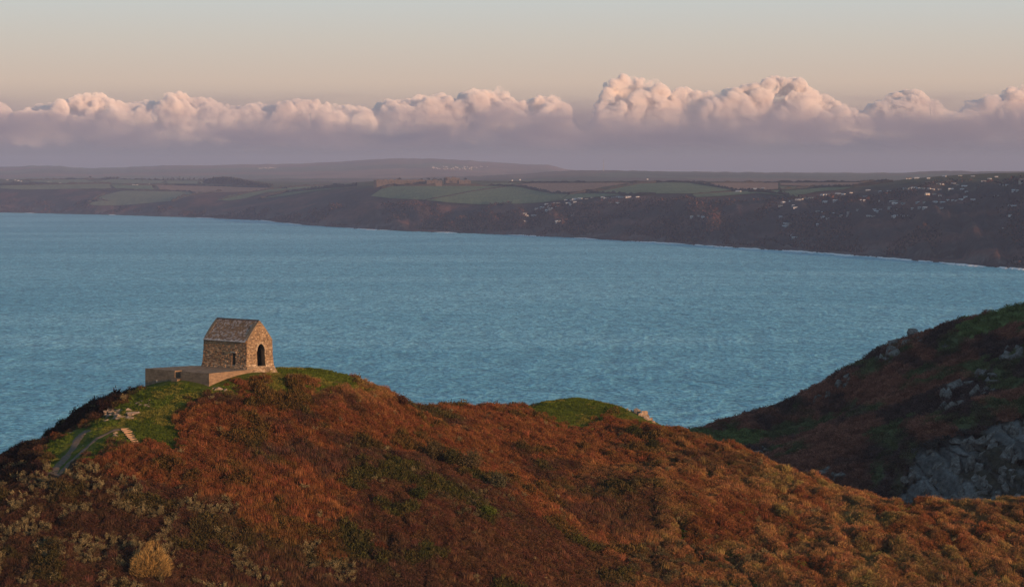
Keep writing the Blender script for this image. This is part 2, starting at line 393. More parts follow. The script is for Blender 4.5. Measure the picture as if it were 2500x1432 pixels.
far(1960, [(570, 4250), (485, 4750), (462, 5500), (445.5, 6300), (452, 8000), (456, 12000)])
far(2100, [(570, 4050), (470, 4650), (450, 5100), (443, 6000), (450, 8000), (456, 12000)])
far(2250, [(570, 3850), (500, 4150), (455, 4450), (435, 4800), (446, 6000), (456, 12000)])
far(2400, [(580, 3650), (500, 3980), (450, 4300), (430.5, 4600), (444, 6000), (456, 12000)])
far(2500, [(590, 3520), (500, 3850), (450, 4150), (430, 4450), (444, 6000), (456, 12000)])
far(2800, [(600, 3300), (500, 3600), (430, 4150), (444, 6000), (456, 12000)])
cpa = np.array(cp); cpa[:, 0] *= 2.2        # columns and metres to comparable units
far_tps = TPS(cpa, 1e-5)
PXF = np.linspace(-250, 2750, 620); DF = np.geomspace(3050, 12000, 420)
fpx, fd = np.meshgrid(PXF, DF)
FX = (fpx - PX0) / F * fd; FY = fd
def far_h(px, d, x, y):
    z = far_tps(px * 2.2, d)
    land = sstep(0, 60, d - shore_d(px))
    slope = sstep(0, 40, d - shore_d(px)) * (1 - sstep(0.45, 1.0, (d - shore_d(px)) / np.interp(px, [0, 450, 900, 1500, 1900, 2200, 2500], [420, 300, 520, 560, 650, 1100, 1200])))
    rav = np.abs(fbm(px / 75 + d / 900, d / 700, 31, 4) - 0.5) * 2
    z = z + slope * (rav - 0.35) * 46 * (0.4 + 0.6 * sstep(600, 1100, px)) + slope * (fbm(x / 45, y / 90, 37, 4) - 0.5) * 22 + land * (fbm(x / 160, y / 300, 35, 3) - 0.5) * 3
    sea_side = d < shore_d(px) - 6 * (fbm(px / 14, px * 0, 3, 3) - 0.3) * 12
    return np.where(sea_side, np.minimum(z, -3), np.maximum(z, 3.0))
FZ = far_h(fpx, fd, FX, FY)
fppx, fppy = proj(FX, FY, FZ)
sc1 = fbm(FX / 120, FY / 200 + FZ / 30, 51, 5)[..., None]; sc2 = fbm(FX / 40, FY / 80 + FZ / 15, 55, 4)[..., None]
fc = np.array([0.034, 0.032, 0.034]) + (np.array([0.11, 0.056, 0.046]) - np.array([0.034, 0.032, 0.034])) * sstep(0.45, 0.68, sc1)
fc = fc * (0.55 + 0.9 * sc2)
dS = (fd - shore_d(fpx))
plateau = sstep(700, 1100, dS)[..., None] * sstep(60, 80, FZ)[..., None]
fc = fc * (1 - plateau) + np.array([0.085, 0.085, 0.045]) * (0.7 + 0.6 * sc2) * plateau
rock = (sstep(25, 5, FZ) * sstep(0.5, 0.62, fbm(FX / 30, FZ / 8 + FY / 60, 58, 3)))[..., None] * 0.8
fc = fc * (1 - rock) + np.array([0.11, 0.10, 0.095]) * rock
me = mesh_np('coast', np.stack([FX, FY, FZ], -1).reshape(-1, 3), grid_faces(*FZ.shape), True)
set_tint(me, fc.reshape(-1, 3))
coast = obj('coast_ground', me, mat_tint('coast_scrub', 0.06, 0.5, 1.5, 0.95, 6.0, 0.1), kind='structure')
def pickf(px, py): return pick(px, py, PXF, DF, fppy)

# ------------------------------------------------------------------ far hills
def ridge(name, prof, d0, d1, dback, tint, foot=440):
    a = np.array(prof, float); px = np.linspace(a[0, 0], a[-1, 0], 500); top = np.interp(px, a[:, 0], a[:, 1])
    top = top + (fbm(px / 25, px * 0, 5, 4) - 0.5) * 3.2
    dd = np.linspace(0, 1, 40); G = []
    for t in dd:
        d = d0 + (d1 - d0) * t
        py = foot + (top - foot) * (t ** 0.8)
        n = (fbm(px / 40, np.full_like(px, t * 6), 9, 4) - 0.5) * 8 * math.sin(math.pi * t)
        py = py + n * 0.35
        G.append(np.stack([(px - PX0) / F * d, np.full_like(px, d), CAMZ - (py - PY0) / F * d], -1))
    d = dback; G.append(np.stack([(px - PX0) / F * d, np.full_like(px, d), np.full_like(px, 20)], -1))
    G = np.array(G); me = mesh_np(name, G.reshape(-1, 3), grid_faces(G.shape[0], G.shape[1]), True)
    x, y, z = G[..., 0], G[..., 1], G[..., 2]
    n1 = fbm(x / 900, y / 1500, 81, 4)[..., None]; n2, cid = cells(x / 420, y / 900, 83)
    c = np.array(tint[0]) * (1 - sstep(.4, .6, n1)) + np.array(tint[1]) * sstep(.4, .6, n1)
    c = c * (0.7 + 0.6 * cid[..., None])
    set_tint(me, c.reshape(-1, 3))
    o = obj(name, me, mat_tint(name + '_cover', 0.003, 0.7, 1.3, 0.95), kind='structure'); return o
ridge('far_hills', [(-300, 412), (0, 408), (60, 405), (110, 403.5), (150, 405), (190, 410), (260, 410), (330, 407), (400, 403), (500, 404), (560, 401.5), (700, 400.5), (830, 395), (920, 388), (1010, 386), (1060, 388), (1150, 392), (1250, 399), (1340, 403), (1385, 414), (1450, 418), (2800, 424)], 15000, 22000, 25500, ((0.16, 0.09, 0.05), (0.07, 0.085, 0.04)), 446)
ridge('inland_hills', [(-300, 436), (500, 438), (700, 436), (1000, 434), (1150, 430), (1280, 424), (1390, 416.5), (1500, 416), (1620, 418), (1750, 421), (1900, 421.5), (2050, 423), (2170, 422), (2260, 419), (2330, 416.5), (2400, 419), (2500, 418), (2800, 419)], 9500, 13500, 15500, ((0.10, 0.07, 0.045), (0.06, 0.075, 0.04)), 452)

# ------------------------------------------------------------------ ground cover: dead bracken, stems, pale scrub, gorse
def plant_mat(name, translucent=0.25):
    m = bpy.data.materials.new(name); m.use_nodes = True; nt = m.node_tree; nt.nodes.clear()
    o = N(nt, 'ShaderNodeOutputMaterial')
    a = N(nt, 'ShaderNodeAttribute'); a.attribute_name = 'tint'; a.attribute_type = 'INSTANCER'
    v = N(nt, 'ShaderNodeAttribute'); v.attribute_name = 'shade'; v.attribute_type = 'GEOMETRY'
    c = mul(nt, a.outputs['Color'], v.outputs['Color'])
    d = N(nt, 'ShaderNodeBsdfDiffuse'); t = N(nt, 'ShaderNodeBsdfTranslucent'); x = N(nt, 'ShaderNodeMixShader'); x.inputs[0].default_value = translucent
    nt.links.new(c, d.inputs['Color']); nt.links.new(c, t.inputs['Color'])
    nt.links.new(d.outputs[0], x.inputs[1]); nt.links.new(t.outputs[0], x.inputs[2]); nt.links.new(x.outputs[0], o.inputs['Surface'])
    return m
PLANT = plant_mat('plant_leaf')
def kites(base, dirn, length, width, r, droop=0.0):
    """leaf-shaped quads: base point, direction, length, width"""
    n = len(base); d = dirn / np.linalg.norm(dirn, axis=1, keepdims=True)
    s = np.cross(d, r.normal(size=(n, 3))); s /= np.linalg.norm(s, axis=1, keepdims=True)
    L = length[:, None]; W = width[:, None] * 0.5
    tip = base + d * L; tip[:, 2] -= droop * length
    mid = base + d * L * 0.45
    V = np.stack([base, mid + s * W, tip, mid - s * W], 1).reshape(-1, 3)
    return V, np.arange(n * 4).reshape(-1, 4)
def proto(name, V, Fq, shade, mat=None):
    me = mesh_np(name, V, Fq); sh = np.repeat(shade, 4)[:, None] * np.ones(3); set_tint(me, sh, name='shade'); me.materials.append(mat or PLANT)
    return bpy.data.objects.new(name, me)
def p_bracken(k):
    r = np.random.default_rng(100 + k); n = 210
    a = r.uniform(0, 6.283, n); q = 0.6 * np.sqrt(r.uniform(0, 1, n)); h = r.uniform(0.0, 1, n) * (1 - (q / 0.75) ** 2) * 0.75
    b = np.stack([q * np.cos(a), q * np.sin(a), h - 0.08], 1)
    d = np.stack([np.cos(a) * (0.35 + q), np.sin(a) * (0.35 + q), r.uniform(0.2, 1.3, n)], 1) + r.normal(size=(n, 3)) * 0.35
    V, Fq = kites(b, d, r.uniform(0.16, 0.42, n), r.uniform(0.035, 0.095, n), r, 0.25)
    return proto('bracken_clump', V, Fq, r.uniform(0.55, 1.5, n))
def p_stems(k):
    r = np.random.default_rng(200 + k); n = 90
    a = r.uniform(0, 6.283, n); q = 0.65 * np.sqrt(r.uniform(0, 1, n))
    b = np.stack([q * np.cos(a), q * np.sin(a), 0 * q - 0.05], 1); d = np.stack([r.normal(0, 0.22, n), r.normal(0, 0.22, n), np.ones(n)], 1)
    V, Fq = kites(b, d, r.uniform(0.6, 1.25, n), r.uniform(0.035, 0.08, n), r)
    return proto('dead_stems_clump', V, Fq, r.uniform(0.5, 1.6, n))
def p_twigs(k):
    r = np.random.default_rng(300 + k); B, D, Ln, W = [], [], [], []
    for s in range(16):
        a = r.uniform(0, 6.283); lean = r.uniform(0.1, 0.8); hh = r.uniform(0.6, 1.15); dv = np.array([math.cos(a) * lean, math.sin(a) * lean, 1.0]); dv /= np.linalg.norm(dv)
        B.append((0, 0, 0)); D.append(dv); Ln.append(hh); W.append(0.05)
        for k2 in range(11):
            t = r.uniform(0.45, 1.0) * hh; B.append(tuple(dv * t + r.normal(0, 0.05, 3))); D.append(dv + r.normal(0, 0.7, 3)); Ln.append(r.uniform(0.08, 0.2)); W.append(r.uniform(0.05, 0.11))
    n = len(B); V, Fq = kites(np.array(B, float), np.array(D), np.array(Ln), np.array(W), r)
    sh = np.where(np.array(Ln) > 0.3, 0.35, r.uniform(0.6, 1.5, n)); return proto('pale_scrub_clump', V, Fq, sh)
def p_gorse(k):
    r = np.random.default_rng(400 + k); n = 170
    v = r.normal(size=(n, 3)); v[:, 2] = np.abs(v[:, 2]); v /= np.linalg.norm(v, axis=1, keepdims=True)
    rad = 0.35 + 0.3 * r.uniform(0, 1, n) * (0.7 + 0.5 * np.sin(v[:, 0] * 5 + k) * np.cos(v[:, 1] * 4))
    V, Fq = kites(v * rad[:, None] * [1, 1, 1.1], v + r.normal(0, 0.5, (n, 3)), r.uniform(0.12, 0.28, n), r.uniform(0.05, 0.12, n), r)
    return proto('gorse_clump', V, Fq, r.uniform(0.5, 1.5, n))
def p_grass(k):
    r = np.random.default_rng(500 + k); n = 60
    a = r.uniform(0, 6.283, n); q = 0.5 * np.sqrt(r.uniform(0, 1, n)); b = np.stack([q * np.cos(a), q * np.sin(a), 0 * q - 0.02], 1)
    d = np.stack([r.normal(0, 0.5, n), r.normal(0, 0.5, n), np.ones(n)], 1); V, Fq = kites(b, d, r.uniform(0.12, 0.3, n), r.uniform(0.03, 0.07, n), r)
    return proto('grass_tuft', V, Fq, r.uniform(0.6, 1.4, n))

def scatter(name, protos, co, rot, scl, tint, label):
    """one object of uncountable plants: a cloud of points, each carrying one of the clumps"""
    coll = bpy.data.collections.new(name + '_clumps')
    for o in protos: coll.objects.link(o)
    n = len(co); me = bpy.data.meshes.new(name); me.vertices.add(n); me.vertices.foreach_set('co', np.asarray(co, np.float32).ravel())
    for nm, typ, key, val in (('rot', 'FLOAT_VECTOR', 'vector', rot), ('scl', 'FLOAT_VECTOR', 'vector', scl)):
        a = me.attributes.new(nm, typ, 'POINT'); a.data.foreach_set(key, np.asarray(val, np.float32).ravel())
    set_tint(me, tint)
    a = me.attributes.new('pick', 'INT', 'POINT'); a.data.foreach_set('value', rng.integers(0, len(protos), n).astype(np.int32))
    o = obj(name, me, None, kind='stuff', label=label, cat='ground cover')
    g = bpy.data.node_groups.new(name, 'GeometryNodeTree')
    g.interface.new_socket('Geometry', in_out='INPUT', socket_type='NodeSocketGeometry'); g.interface.new_socket('Geometry', in_out='OUTPUT', socket_type='NodeSocketGeometry')
    gi, go = g.nodes.new('NodeGroupInput'), g.nodes.new('NodeGroupOutput')
    ip = g.nodes.new('GeometryNodeInstanceOnPoints'); ci = g.nodes.new('GeometryNodeCollectionInfo')
    ci.inputs['Collection'].default_value = coll; ci.inputs['Separate Children'].default_value = True; ci.inputs['Reset Children'].default_value = True
    def attr(nm, typ):
        a = g.nodes.new('GeometryNodeInputNamedAttribute'); a.data_type = typ; a.inputs['Name'].default_value = nm; return a.outputs['Attribute']
    L = g.links.new
    L(gi.outputs[0], ip.inputs['Points']); L(ci.outputs[0], ip.inputs['Instance']); ip.inputs['Pick Instance'].default_value = True
    L(attr('pick', 'INT'), ip.inputs['Instance Index']); L(attr('rot', 'FLOAT_VECTOR'), ip.inputs['Rotation']); L(attr('scl', 'FLOAT_VECTOR'), ip.inputs['Scale'])
    L(ip.outputs[0], go.inputs[0])
    md = o.modifiers.new('plants', 'NODES'); md.node_group = g
    return o

def jitter_points(x0, x1, y0, y1, step):
    gx, gy = np.meshgrid(np.arange(x0, x1, step), np.arange(y0, y1, step))
    return gx.ravel() + rng.uniform(-.5, .5, gx.size) * step, gy.ravel() + rng.uniform(-.5, .5, gx.size) * step
KEEP_CLEAR = [[(105, 1172), (150, 1110), (172, 1075), (180, 1045), (225, 1045), (222, 1070), (262, 1046), (310, 1040), (310, 1056), (250, 1076), (200, 1122), (160, 1162), (140, 1176)], [(292, 1040), (325, 1040), (338, 1085), (322, 1085)]]
x, y = jitter_points(-90, 120, 255, 428, 0.52)
z, g, l = near_h(x, y); px, py = proj(x, y, z)
ci = np.clip(np.round((px - PXN[0]) / (PXN[-1] - PXN[0]) * (len(PXN) - 1)).astype(int), 0, len(PXN) - 1); ri = np.clip(np.searchsorted(DN, y), 0, len(DN) - 1)
keep = (px > -50) & (px < 2550) & (py < 1475) & NVIS[ri, ci]
chap = inpoly(px, py, [(345, 893), (465, 885), (640, 880), (680, 900), (640, 915), (580, 925), (510, 955), (440, 935), (352, 950)])
keep &= ~chap & ~inpoly(px, py, [(1525, 985), (1600, 975), (1640, 1050), (1600, 1045), (1575, 1030), (1530, 1015)])
x, y, z, g, l, px, py = (a[keep] for a in (x, y, z, g, l, px, py)); n = len(x)
g = grass_w(px + rng.normal(0, 13, n), py + rng.normal(0, 8, n), x, y)      # turf and bracken interleave along their edge
g = np.where((fbm(x / 2.2, y / 2.2, 241, 3) > 0.60) & (px > 520) & (py > 922) & (px < 1200), 0.0, g)
lowg = sstep(1500, 1900, px) * sstep(0.40, 0.56, fbm(x / 7, y / 7, 71, 3))
veg = (g < 0.5) & ~((l < 0.16) & (lowg > 0.25) & (rng.uniform(0, 1, n) < 0.85))
for poly in KEEP_CLEAR: veg &= ~inpoly(px, py, poly)
c3 = lambda c: np.array(c)[None, :]
big, mid = fbm(x / 15, y / 15, 201, 4), fbm(x / 4, y / 4, 205, 3)
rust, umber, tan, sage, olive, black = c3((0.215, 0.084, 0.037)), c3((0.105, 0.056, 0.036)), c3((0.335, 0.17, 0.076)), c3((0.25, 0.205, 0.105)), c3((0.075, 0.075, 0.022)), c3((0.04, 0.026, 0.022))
wt = np.clip(sstep(1250, 1900, px) * sstep(1020, 1180, py) * sstep(0.25, 0.45, big + (mid - 0.5) * 0.5) + 0.45 * sstep(700, 780, px) * sstep(1010, 960, py), 0, 1)[:, None]
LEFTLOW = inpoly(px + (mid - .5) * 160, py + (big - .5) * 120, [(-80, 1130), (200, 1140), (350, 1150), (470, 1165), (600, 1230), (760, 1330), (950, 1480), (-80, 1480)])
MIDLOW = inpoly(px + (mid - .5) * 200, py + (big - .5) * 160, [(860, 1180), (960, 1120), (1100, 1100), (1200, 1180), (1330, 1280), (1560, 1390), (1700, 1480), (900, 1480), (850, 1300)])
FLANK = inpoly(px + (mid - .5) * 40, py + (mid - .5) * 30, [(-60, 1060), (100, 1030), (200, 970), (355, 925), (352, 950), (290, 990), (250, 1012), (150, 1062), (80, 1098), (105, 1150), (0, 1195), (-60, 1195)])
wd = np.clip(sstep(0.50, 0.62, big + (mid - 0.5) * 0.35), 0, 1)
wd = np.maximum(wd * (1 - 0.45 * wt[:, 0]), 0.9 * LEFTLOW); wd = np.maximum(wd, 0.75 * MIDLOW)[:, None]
tint = rust * (1 - wt) + tan * wt
straw = sstep(0.52, 0.64, fbm(x / 3 + 90, y / 6, 231, 3))[:, None] * wt * 0.7; tint = tint * (1 - straw) + c3((0.27, 0.20, 0.075)) * straw
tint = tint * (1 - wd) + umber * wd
wo = (sstep(0.60, 0.70, fbm(x / 5 + 30, y / 5, 209, 3)) * (0.35 + 0.5 * MIDLOW) * (1 - 0.7 * sstep(1500, 1900, px)))[:, None]; tint = tint * (1 - wo) + olive * wo
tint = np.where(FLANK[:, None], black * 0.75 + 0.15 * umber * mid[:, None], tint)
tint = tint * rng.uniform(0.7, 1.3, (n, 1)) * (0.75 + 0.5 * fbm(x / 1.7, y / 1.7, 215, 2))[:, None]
tint[:, 1] *= rng.uniform(0.85, 1.25, n)
u = rng.uniform(0, 1, n); clus = fbm(x / 2.2, y / 2.2, 221, 3)
PALE = LEFTLOW | inpoly(px, py, [(1560, 1330), (1800, 1330), (1960, 1432), (1960, 1480), (1480, 1480)]) | inpoly(px, py, [(1050, 1200), (1250, 1190), (1260, 1270), (1100, 1270)])
t_sage = veg & ((PALE & (clus > 0.55) & (u < 0.65)) | (~PALE & (clus > 0.72) & (u < 0.12)))
STEM = inpoly(px + (mid - .5) * 200, py + (big - .5) * 150, [(520, 1150), (700, 1080), (820, 1120), (880, 1230), (860, 1380), (900, 1480), (600, 1480), (560, 1300)]) | inpoly(px + (mid - .5) * 200, py, [(1300, 1180), (1500, 1200), (1650, 1350), (1500, 1330)])
t_stem = veg & ~t_sage & ((STEM & (u < 0.6)) | (u < 0.08))
t_gorse = veg & ~t_sage & ~t_stem & ((wo[:, 0] > 0.3) & (u < 0.8) | FLANK & (u < 0.12))
t_br = veg & ~t_sage & ~t_stem & ~t_gorse
t_gr = (g > 0.5) | (~veg & (g < 0.5))
for poly in KEEP_CLEAR: t_gr &= ~inpoly(px, py, poly)
def put(name, protos, sel, s0, s1, label, tn, hs=1.0):
    k = int(sel.sum()); s = rng.uniform(s0, s1, k)
    rot = np.stack([rng.normal(0, 0.12, k), rng.normal(0, 0.12, k), rng.uniform(0, 6.283, k)], 1)
    scatter(name, protos, np.stack([x[sel], y[sel], z[sel]], 1), rot, np.stack([s, s, s * hs * rng.uniform(0.8, 1.25, k)], 1), tn[sel], label)
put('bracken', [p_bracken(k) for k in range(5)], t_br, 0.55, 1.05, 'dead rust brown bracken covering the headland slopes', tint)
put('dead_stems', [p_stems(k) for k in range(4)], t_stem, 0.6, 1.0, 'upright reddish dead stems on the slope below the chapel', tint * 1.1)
sg = sage * rng.uniform(0.55, 1.2, (n, 1)) * np.where(PALE & ~LEFTLOW, 0.6, 1.0)[:, None]
put('pale_scrub', [p_twigs(k) for k in range(4)], t_sage, 0.45, 1.0, 'pale straw coloured twiggy scrub among the bracken', sg)
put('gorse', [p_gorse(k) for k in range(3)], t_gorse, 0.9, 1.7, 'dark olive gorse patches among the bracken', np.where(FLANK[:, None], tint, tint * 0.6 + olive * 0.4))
gt = c3((0.105, 0.145, 0.022)) * (0.6 + 0.8 * big[:, None]) + c3((0.10, 0.05, 0.02)) * (mid[:, None] > 0.6)
put('grass', [p_grass(k) for k in range(3)], t_gr, 0.6, 1.2, 'short green turf round the chapel and on the knoll', gt * rng.uniform(0.7, 1.3, (n, 1)))
# scrub on the shaded hillside
x, y = jitter_points(25, 160, 440, 670, 1.15); z = hill_h(x, y); px, py = proj(x, y, z)
ci = np.clip(np.round((px - PXH[0]) / (PXH[-1] - PXH[0]) * (len(PXH) - 1)).astype(int), 0, len(PXH) - 1); ri = np.clip(np.searchsorted(DH, y), 0, len(DH) - 1)
hrun = hppy <= np.minimum.accumulate(hppy, 0) + 12
keep = (px > 1600) & (px < 2560) & (py < 1260) & hrun[ri, ci]
keep &= ~inpoly(px, py, CLIFF)
hcx = hc[ri, ci]; keep &= (hcx[:, 1] < hcx[:, 0]) | (rng.uniform(0, 1, len(x)) < 0.5)
x, y, z, hcx = x[keep], y[keep], z[keep], hcx[keep]; n = len(x); sel = np.ones(n, bool)
put('heather', [p_bracken(11), p_gorse(12), p_bracken(13)], sel, 1.2, 2.3, 'dark purple brown heather and scrub on the shaded hillside', hcx * rng.uniform(0.6, 1.5, (n, 1)), 0.8)

# ------------------------------------------------------------------ chapel
CH_W, CH_L, CH_H, CH_R = 4.8, 9.3, 4.3, 2.75      # gable width, length, eaves height, roof rise
def stone_mat(name, lo=0.6, hi=1.4, sc_=6.0):
    return mat_tint(name, sc_, lo, hi, 0.92, 0.03, 14.0)
M_STONE = stone_mat('rubble_stone'); M_MORTAR = mat_noise('lime_mortar', [(0.3, (0.15, 0.115, 0.08)), (0.7, (0.26, 0.205, 0.145))], 5.0, 0.95, 0.03)
M_SLATE = stone_mat('lichened_slate', 0.55, 1.5, 5.0); M_DARK = mat_noise('inner_plaster', [(0.3, (0.05, 0.045, 0.04)), (0.7, (0.09, 0.08, 0.07))], 2.0)
M_CONC = None
c0 = P(603, 895, 350.0); CHZ = 98.25
chapel = empty('chapel', (c0[0], c0[1], CHZ), 'small stone chapel with steep lichened slate roof standing on the grassy summit', 'chapel', rz=R(48))
chapel['label'] = 'small stone chapel with steep lichened slate roof standing on the grassy summit'
def batter(t): return 0.03 * np.maximum(CH_H - t, 0) + 0.24 * np.exp(-np.maximum(t, -0.5) / 0.6)
def wall_map(side):
    """(s along the wall, t up, o outward) to chapel coordinates; all walls lean in and spread at the foot"""
    def f(s, t, o):
        b = batter(t)
        if side in ('gable', 'back'):
            x = s + (s - CH_W / 2) / (CH_W / 2) * b; y = -(b + o) if side == 'gable' else CH_L + b + o
        else:
            y = s + (s - CH_L / 2) / (CH_L / 2) * b; x = -(b + o) if side == 'long' else CH_W + b + o
        return np.stack([x + 0 * t, y + 0 * t, t + 0 * s], -1)
    return f
def gable_top(s):
    u = np.abs(s - CH_W / 2) / (CH_W / 2); return CH_H + 0.06 + CH_R * (1 - u) + 0.17 * np.sin(np.pi * np.clip(u, 0, 1)) ** 0.8
ARCH = (1.85, 3.3, 0.62, 2.75)            # opening in the gable: from, to, sill, spring of the pointed head
def arch_top(s):
    c = (ARCH[0] + ARCH[1]) / 2; hw = (ARCH[1] - ARCH[0]) / 2; u = np.clip(np.abs(s - c) / hw, 0, 1)
    return ARCH[3] + 1.05 * np.sqrt(np.clip(1 - u ** 1.5, 0, 1))
WIN = (2.35, 3.05, 0.75, 2.5)
def wall(name, side, length, top, opening=None, thick=0.62):
    f = wall_map(side); ts = np.r_[-1.2, -0.6, 0.0, 0.25, 0.5]
    s = np.linspace(0, length, 53)
    if opening: s = np.unique(np.r_[s, opening[0], opening[1], np.linspace(opening[0], opening[1], 15)])
    V, Fq = [], []
    def quad(p): 
        k = len(V); V.extend(p); Fq.append((k, k + 1, k + 2, k + 3))
    def col(a, b, lo, hi, o):
        for k in range(6):
            t0a, t1a = lo[0] + (hi[0] - lo[0]) * k / 6, lo[0] + (hi[0] - lo[0]) * (k + 1) / 6
            t0b, t1b = lo[1] + (hi[1] - lo[1]) * k / 6, lo[1] + (hi[1] - lo[1]) * (k + 1) / 6
            q = [f(np.float64(a), np.float64(t0a), o), f(np.float64(b), np.float64(t0b), o), f(np.float64(b), np.float64(t1b), o), f(np.float64(a), np.float64(t1a), o)]
            quad(q if o == 0 else q[::-1])
    for a, b in zip(s[:-1], s[1:]):
        m = (a + b) / 2; ta, tb = float(top(np.float64(a))), float(top(np.float64(b)))
        for o in (0, -thick):
            if opening and opening[0] <= m <= opening[1]:
                ha, hb = (float(opening[4](np.float64(a))), float(opening[4](np.float64(b))))
                col(a, b, (-1.2, -1.2), (opening[2], opening[2]), o); col(a, b, (ha, hb), (ta, tb), o)
            else: col(a, b, (-1.2, -1.2), (ta, tb), o)
        quad([f(np.float64(a), np.float64(ta), 0), f(np.float64(b), np.float64(tb), 0), f(np.float64(b), np.float64(tb), -thick), f(np.float64(a), np.float64(ta), -thick)])
        if opening and opening[0] <= m <= opening[1]:
            quad([f(np.float64(a), np.float64(opening[2]), 0), f(np.float64(b), np.float64(opening[2]), 0), f(np.float64(b), np.float64(opening[2]), -thick), f(np.float64(a), np.float64(opening[2]), -thick)])
            quad([f(np.float64(a), np.float64(ha), 0), f(np.float64(b), np.float64(hb), 0), f(np.float64(b), np.float64(hb), -thick), f(np.float64(a), np.float64(ha), -thick)])
    if opening:
        for a in opening[:2]:
            h = float(opening[4](np.float64(a)))
            for k in range(6):
                t0, t1 = opening[2] + (h - opening[2]) * k / 6, opening[2] + (h - opening[2]) * (k + 1) / 6
                quad([f(np.float64(a), np.float64(t0), 0), f(np.float64(a), np.float64(t1), 0), f(np.float64(a), np.float64(t1), -thick), f(np.float64(a), np.float64(t0), -thick)])
    return obj(name, mesh_np(name, np.array(V), Fq), M_MORTAR, chapel)
w_gable = wall('gable_wall', 'gable', CH_W, gable_top, (*ARCH[:3], 0, arch_top), 0.75)
w_long = wall('side_wall', 'long', CH_L, lambda s: CH_H + 0 * s, (*WIN[:3], 0, lambda s: WIN[3] + 0 * s))
w_right = wall('side_wall', 'right', CH_L, lambda s: CH_H + 0 * s)
w_back = wall('gable_wall', 'back', CH_W, gable_top)
def stones(parent, side, length, top, opening, seed, light_tint):
    """rubble courses: thin uneven blocks standing proud of the mortar"""
    r = np.random.default_rng(seed); f = wall_map(side); V, Fq, C = [], [], []; t = -1.0; tmax = float(np.max(top(np.linspace(0, length, 50))))
    while t < tmax:
        h = r.uniform(0.09, 0.22); s = r.uniform(-0.2, 0.0)
        while s < length:
            wd_ = r.uniform(0.16, 0.55) * (1.0 if h > 0.13 else 1.2); a, b = max(s, 0), min(s + wd_, length); s += wd_ + 0.025
            if b - a < 0.07: continue
            m = (a + b) / 2
            if t + h * 0.6 > min(float(top(np.float64(a))), float(top(np.float64(b)))): continue
            if opening and b > opening[0] + 0.02 and a < opening[1] - 0.02 and t + h > opening[2]:
                lim = min(float(opening[4](np.float64(np.clip(q, opening[0], opening[1])))) for q in (a, b)) if not (a < opening[0] or b > opening[1]) else opening[3]
                if a < opening[0] and t < opening[3]: b = opening[0]
                elif b > opening[1] and t < opening[3]: a = opening[1]
                elif t < max(float(opening[4](np.float64(np.clip(q, opening[0], opening[1])))) for q in (a, m, b)): continue
                if b - a < 0.06: continue
            o = r.uniform(0.02, 0.075); j = lambda q: r.uniform(-q, q)
            k = len(V); back = [(a, t), (b, t), (b, t + h - 0.02), (a, t + h - 0.02)]
            for (ss, tt) in back: V.append(f(np.float64(ss), np.float64(tt), -0.02))
            for (ss, tt), (di, dj) in zip(back, ((1, 1), (-1, 1), (-1, -1), (1, -1))):
                V.append(f(np.float64(ss + di * 0.018 + j(0.012)), np.float64(tt + dj * 0.015 + j(0.012)), o + j(0.015)))
            Fq += [(k + 4, k + 5, k + 6, k + 7), (k, k + 1, k + 5, k + 4), (k + 1, k + 2, k + 6, k + 5), (k + 2, k + 3, k + 7, k + 6), (k + 3, k, k + 4, k + 7)]
            u = r.uniform(); base = np.array([0.33, 0.245, 0.165]) if u < 0.5 else np.array([0.24, 0.18, 0.135]) if u < 0.78 else np.array([0.43, 0.35, 0.265]) if u < 0.92 else np.array([0.15, 0.12, 0.10])
            if t < 0.9 and r.uniform() < 0.35: base = np.array([0.50, 0.42, 0.33])
            c = base * r.uniform(0.75, 1.25) * np.array(light_tint); C += [c] * 8
        t += h
    me = mesh_np('stonework', np.array(V), Fq); set_tint(me, np.array(C)); return obj('stonework', me, M_STONE, parent, kind='stuff')
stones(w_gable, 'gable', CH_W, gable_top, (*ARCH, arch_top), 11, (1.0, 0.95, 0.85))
stones(w_long, 'long', CH_L, lambda s: CH_H + 0 * s, (*WIN, lambda s: WIN[3] + 0 * s), 12, (1.45, 1.12, 0.85))  # warm light put into the stone colour of the shaded side wall
stones(w_right, 'right', CH_L, lambda s: CH_H + 0 * s, None, 13, 1.0)
stones(w_back, 'back', CH_W, gable_top, None, 14, 1.0)
# ring of stones over the arch, lintel and sill of the small window
f = wall_map('gable')
for k in range(11):
    cx = (ARCH[0] + ARCH[1]) / 2; hw = 0.75; u0, u1 = -1 + 2 * k / 11 + 0.012, -1 + 2 * (k + 1) / 11 - 0.012
    pp = []
    for o in (-0.05, 0.085):
        for uu, e in ((u0, 0), (u1, 0), (u1, 1), (u0, 1)):
            s_ = cx + uu * hw * (1 + 0.36 * e); tt = float(arch_top(np.float64(cx + uu * hw))) + e * 0.3 * (1 - 0.4 * abs(uu)); pp.append(f(np.float64(s_), np.float64(tt), o))
    me = mesh_np('arch_stone', np.array(pp), [(0, 3, 2, 1), (4, 5, 6, 7), (0, 1, 5, 4), (1, 2, 6, 5), (2, 3, 7, 6), (3, 0, 4, 7)]); set_tint(me, np.tile(np.array([0.42, 0.33, 0.23]) * random.uniform(0.75, 1.2), (8, 1))); obj('arch_stone', me, M_STONE, w_gable)
def boxm(name, x0, x1, y0, y1, z0, z1, jit=0.0):
    V = np.array([(x, y, z) for z in (z0, z1) for y in (y0, y1) for x in (x0, x1)], float)
    if jit: V += rng.uniform(-jit, jit, V.shape)
    return mesh_np(name, V, [(0, 2, 3, 1), (4, 5, 7, 6), (0, 1, 5, 4), (2, 6, 7, 3), (0, 4, 6, 2), (1, 3, 7, 5)])
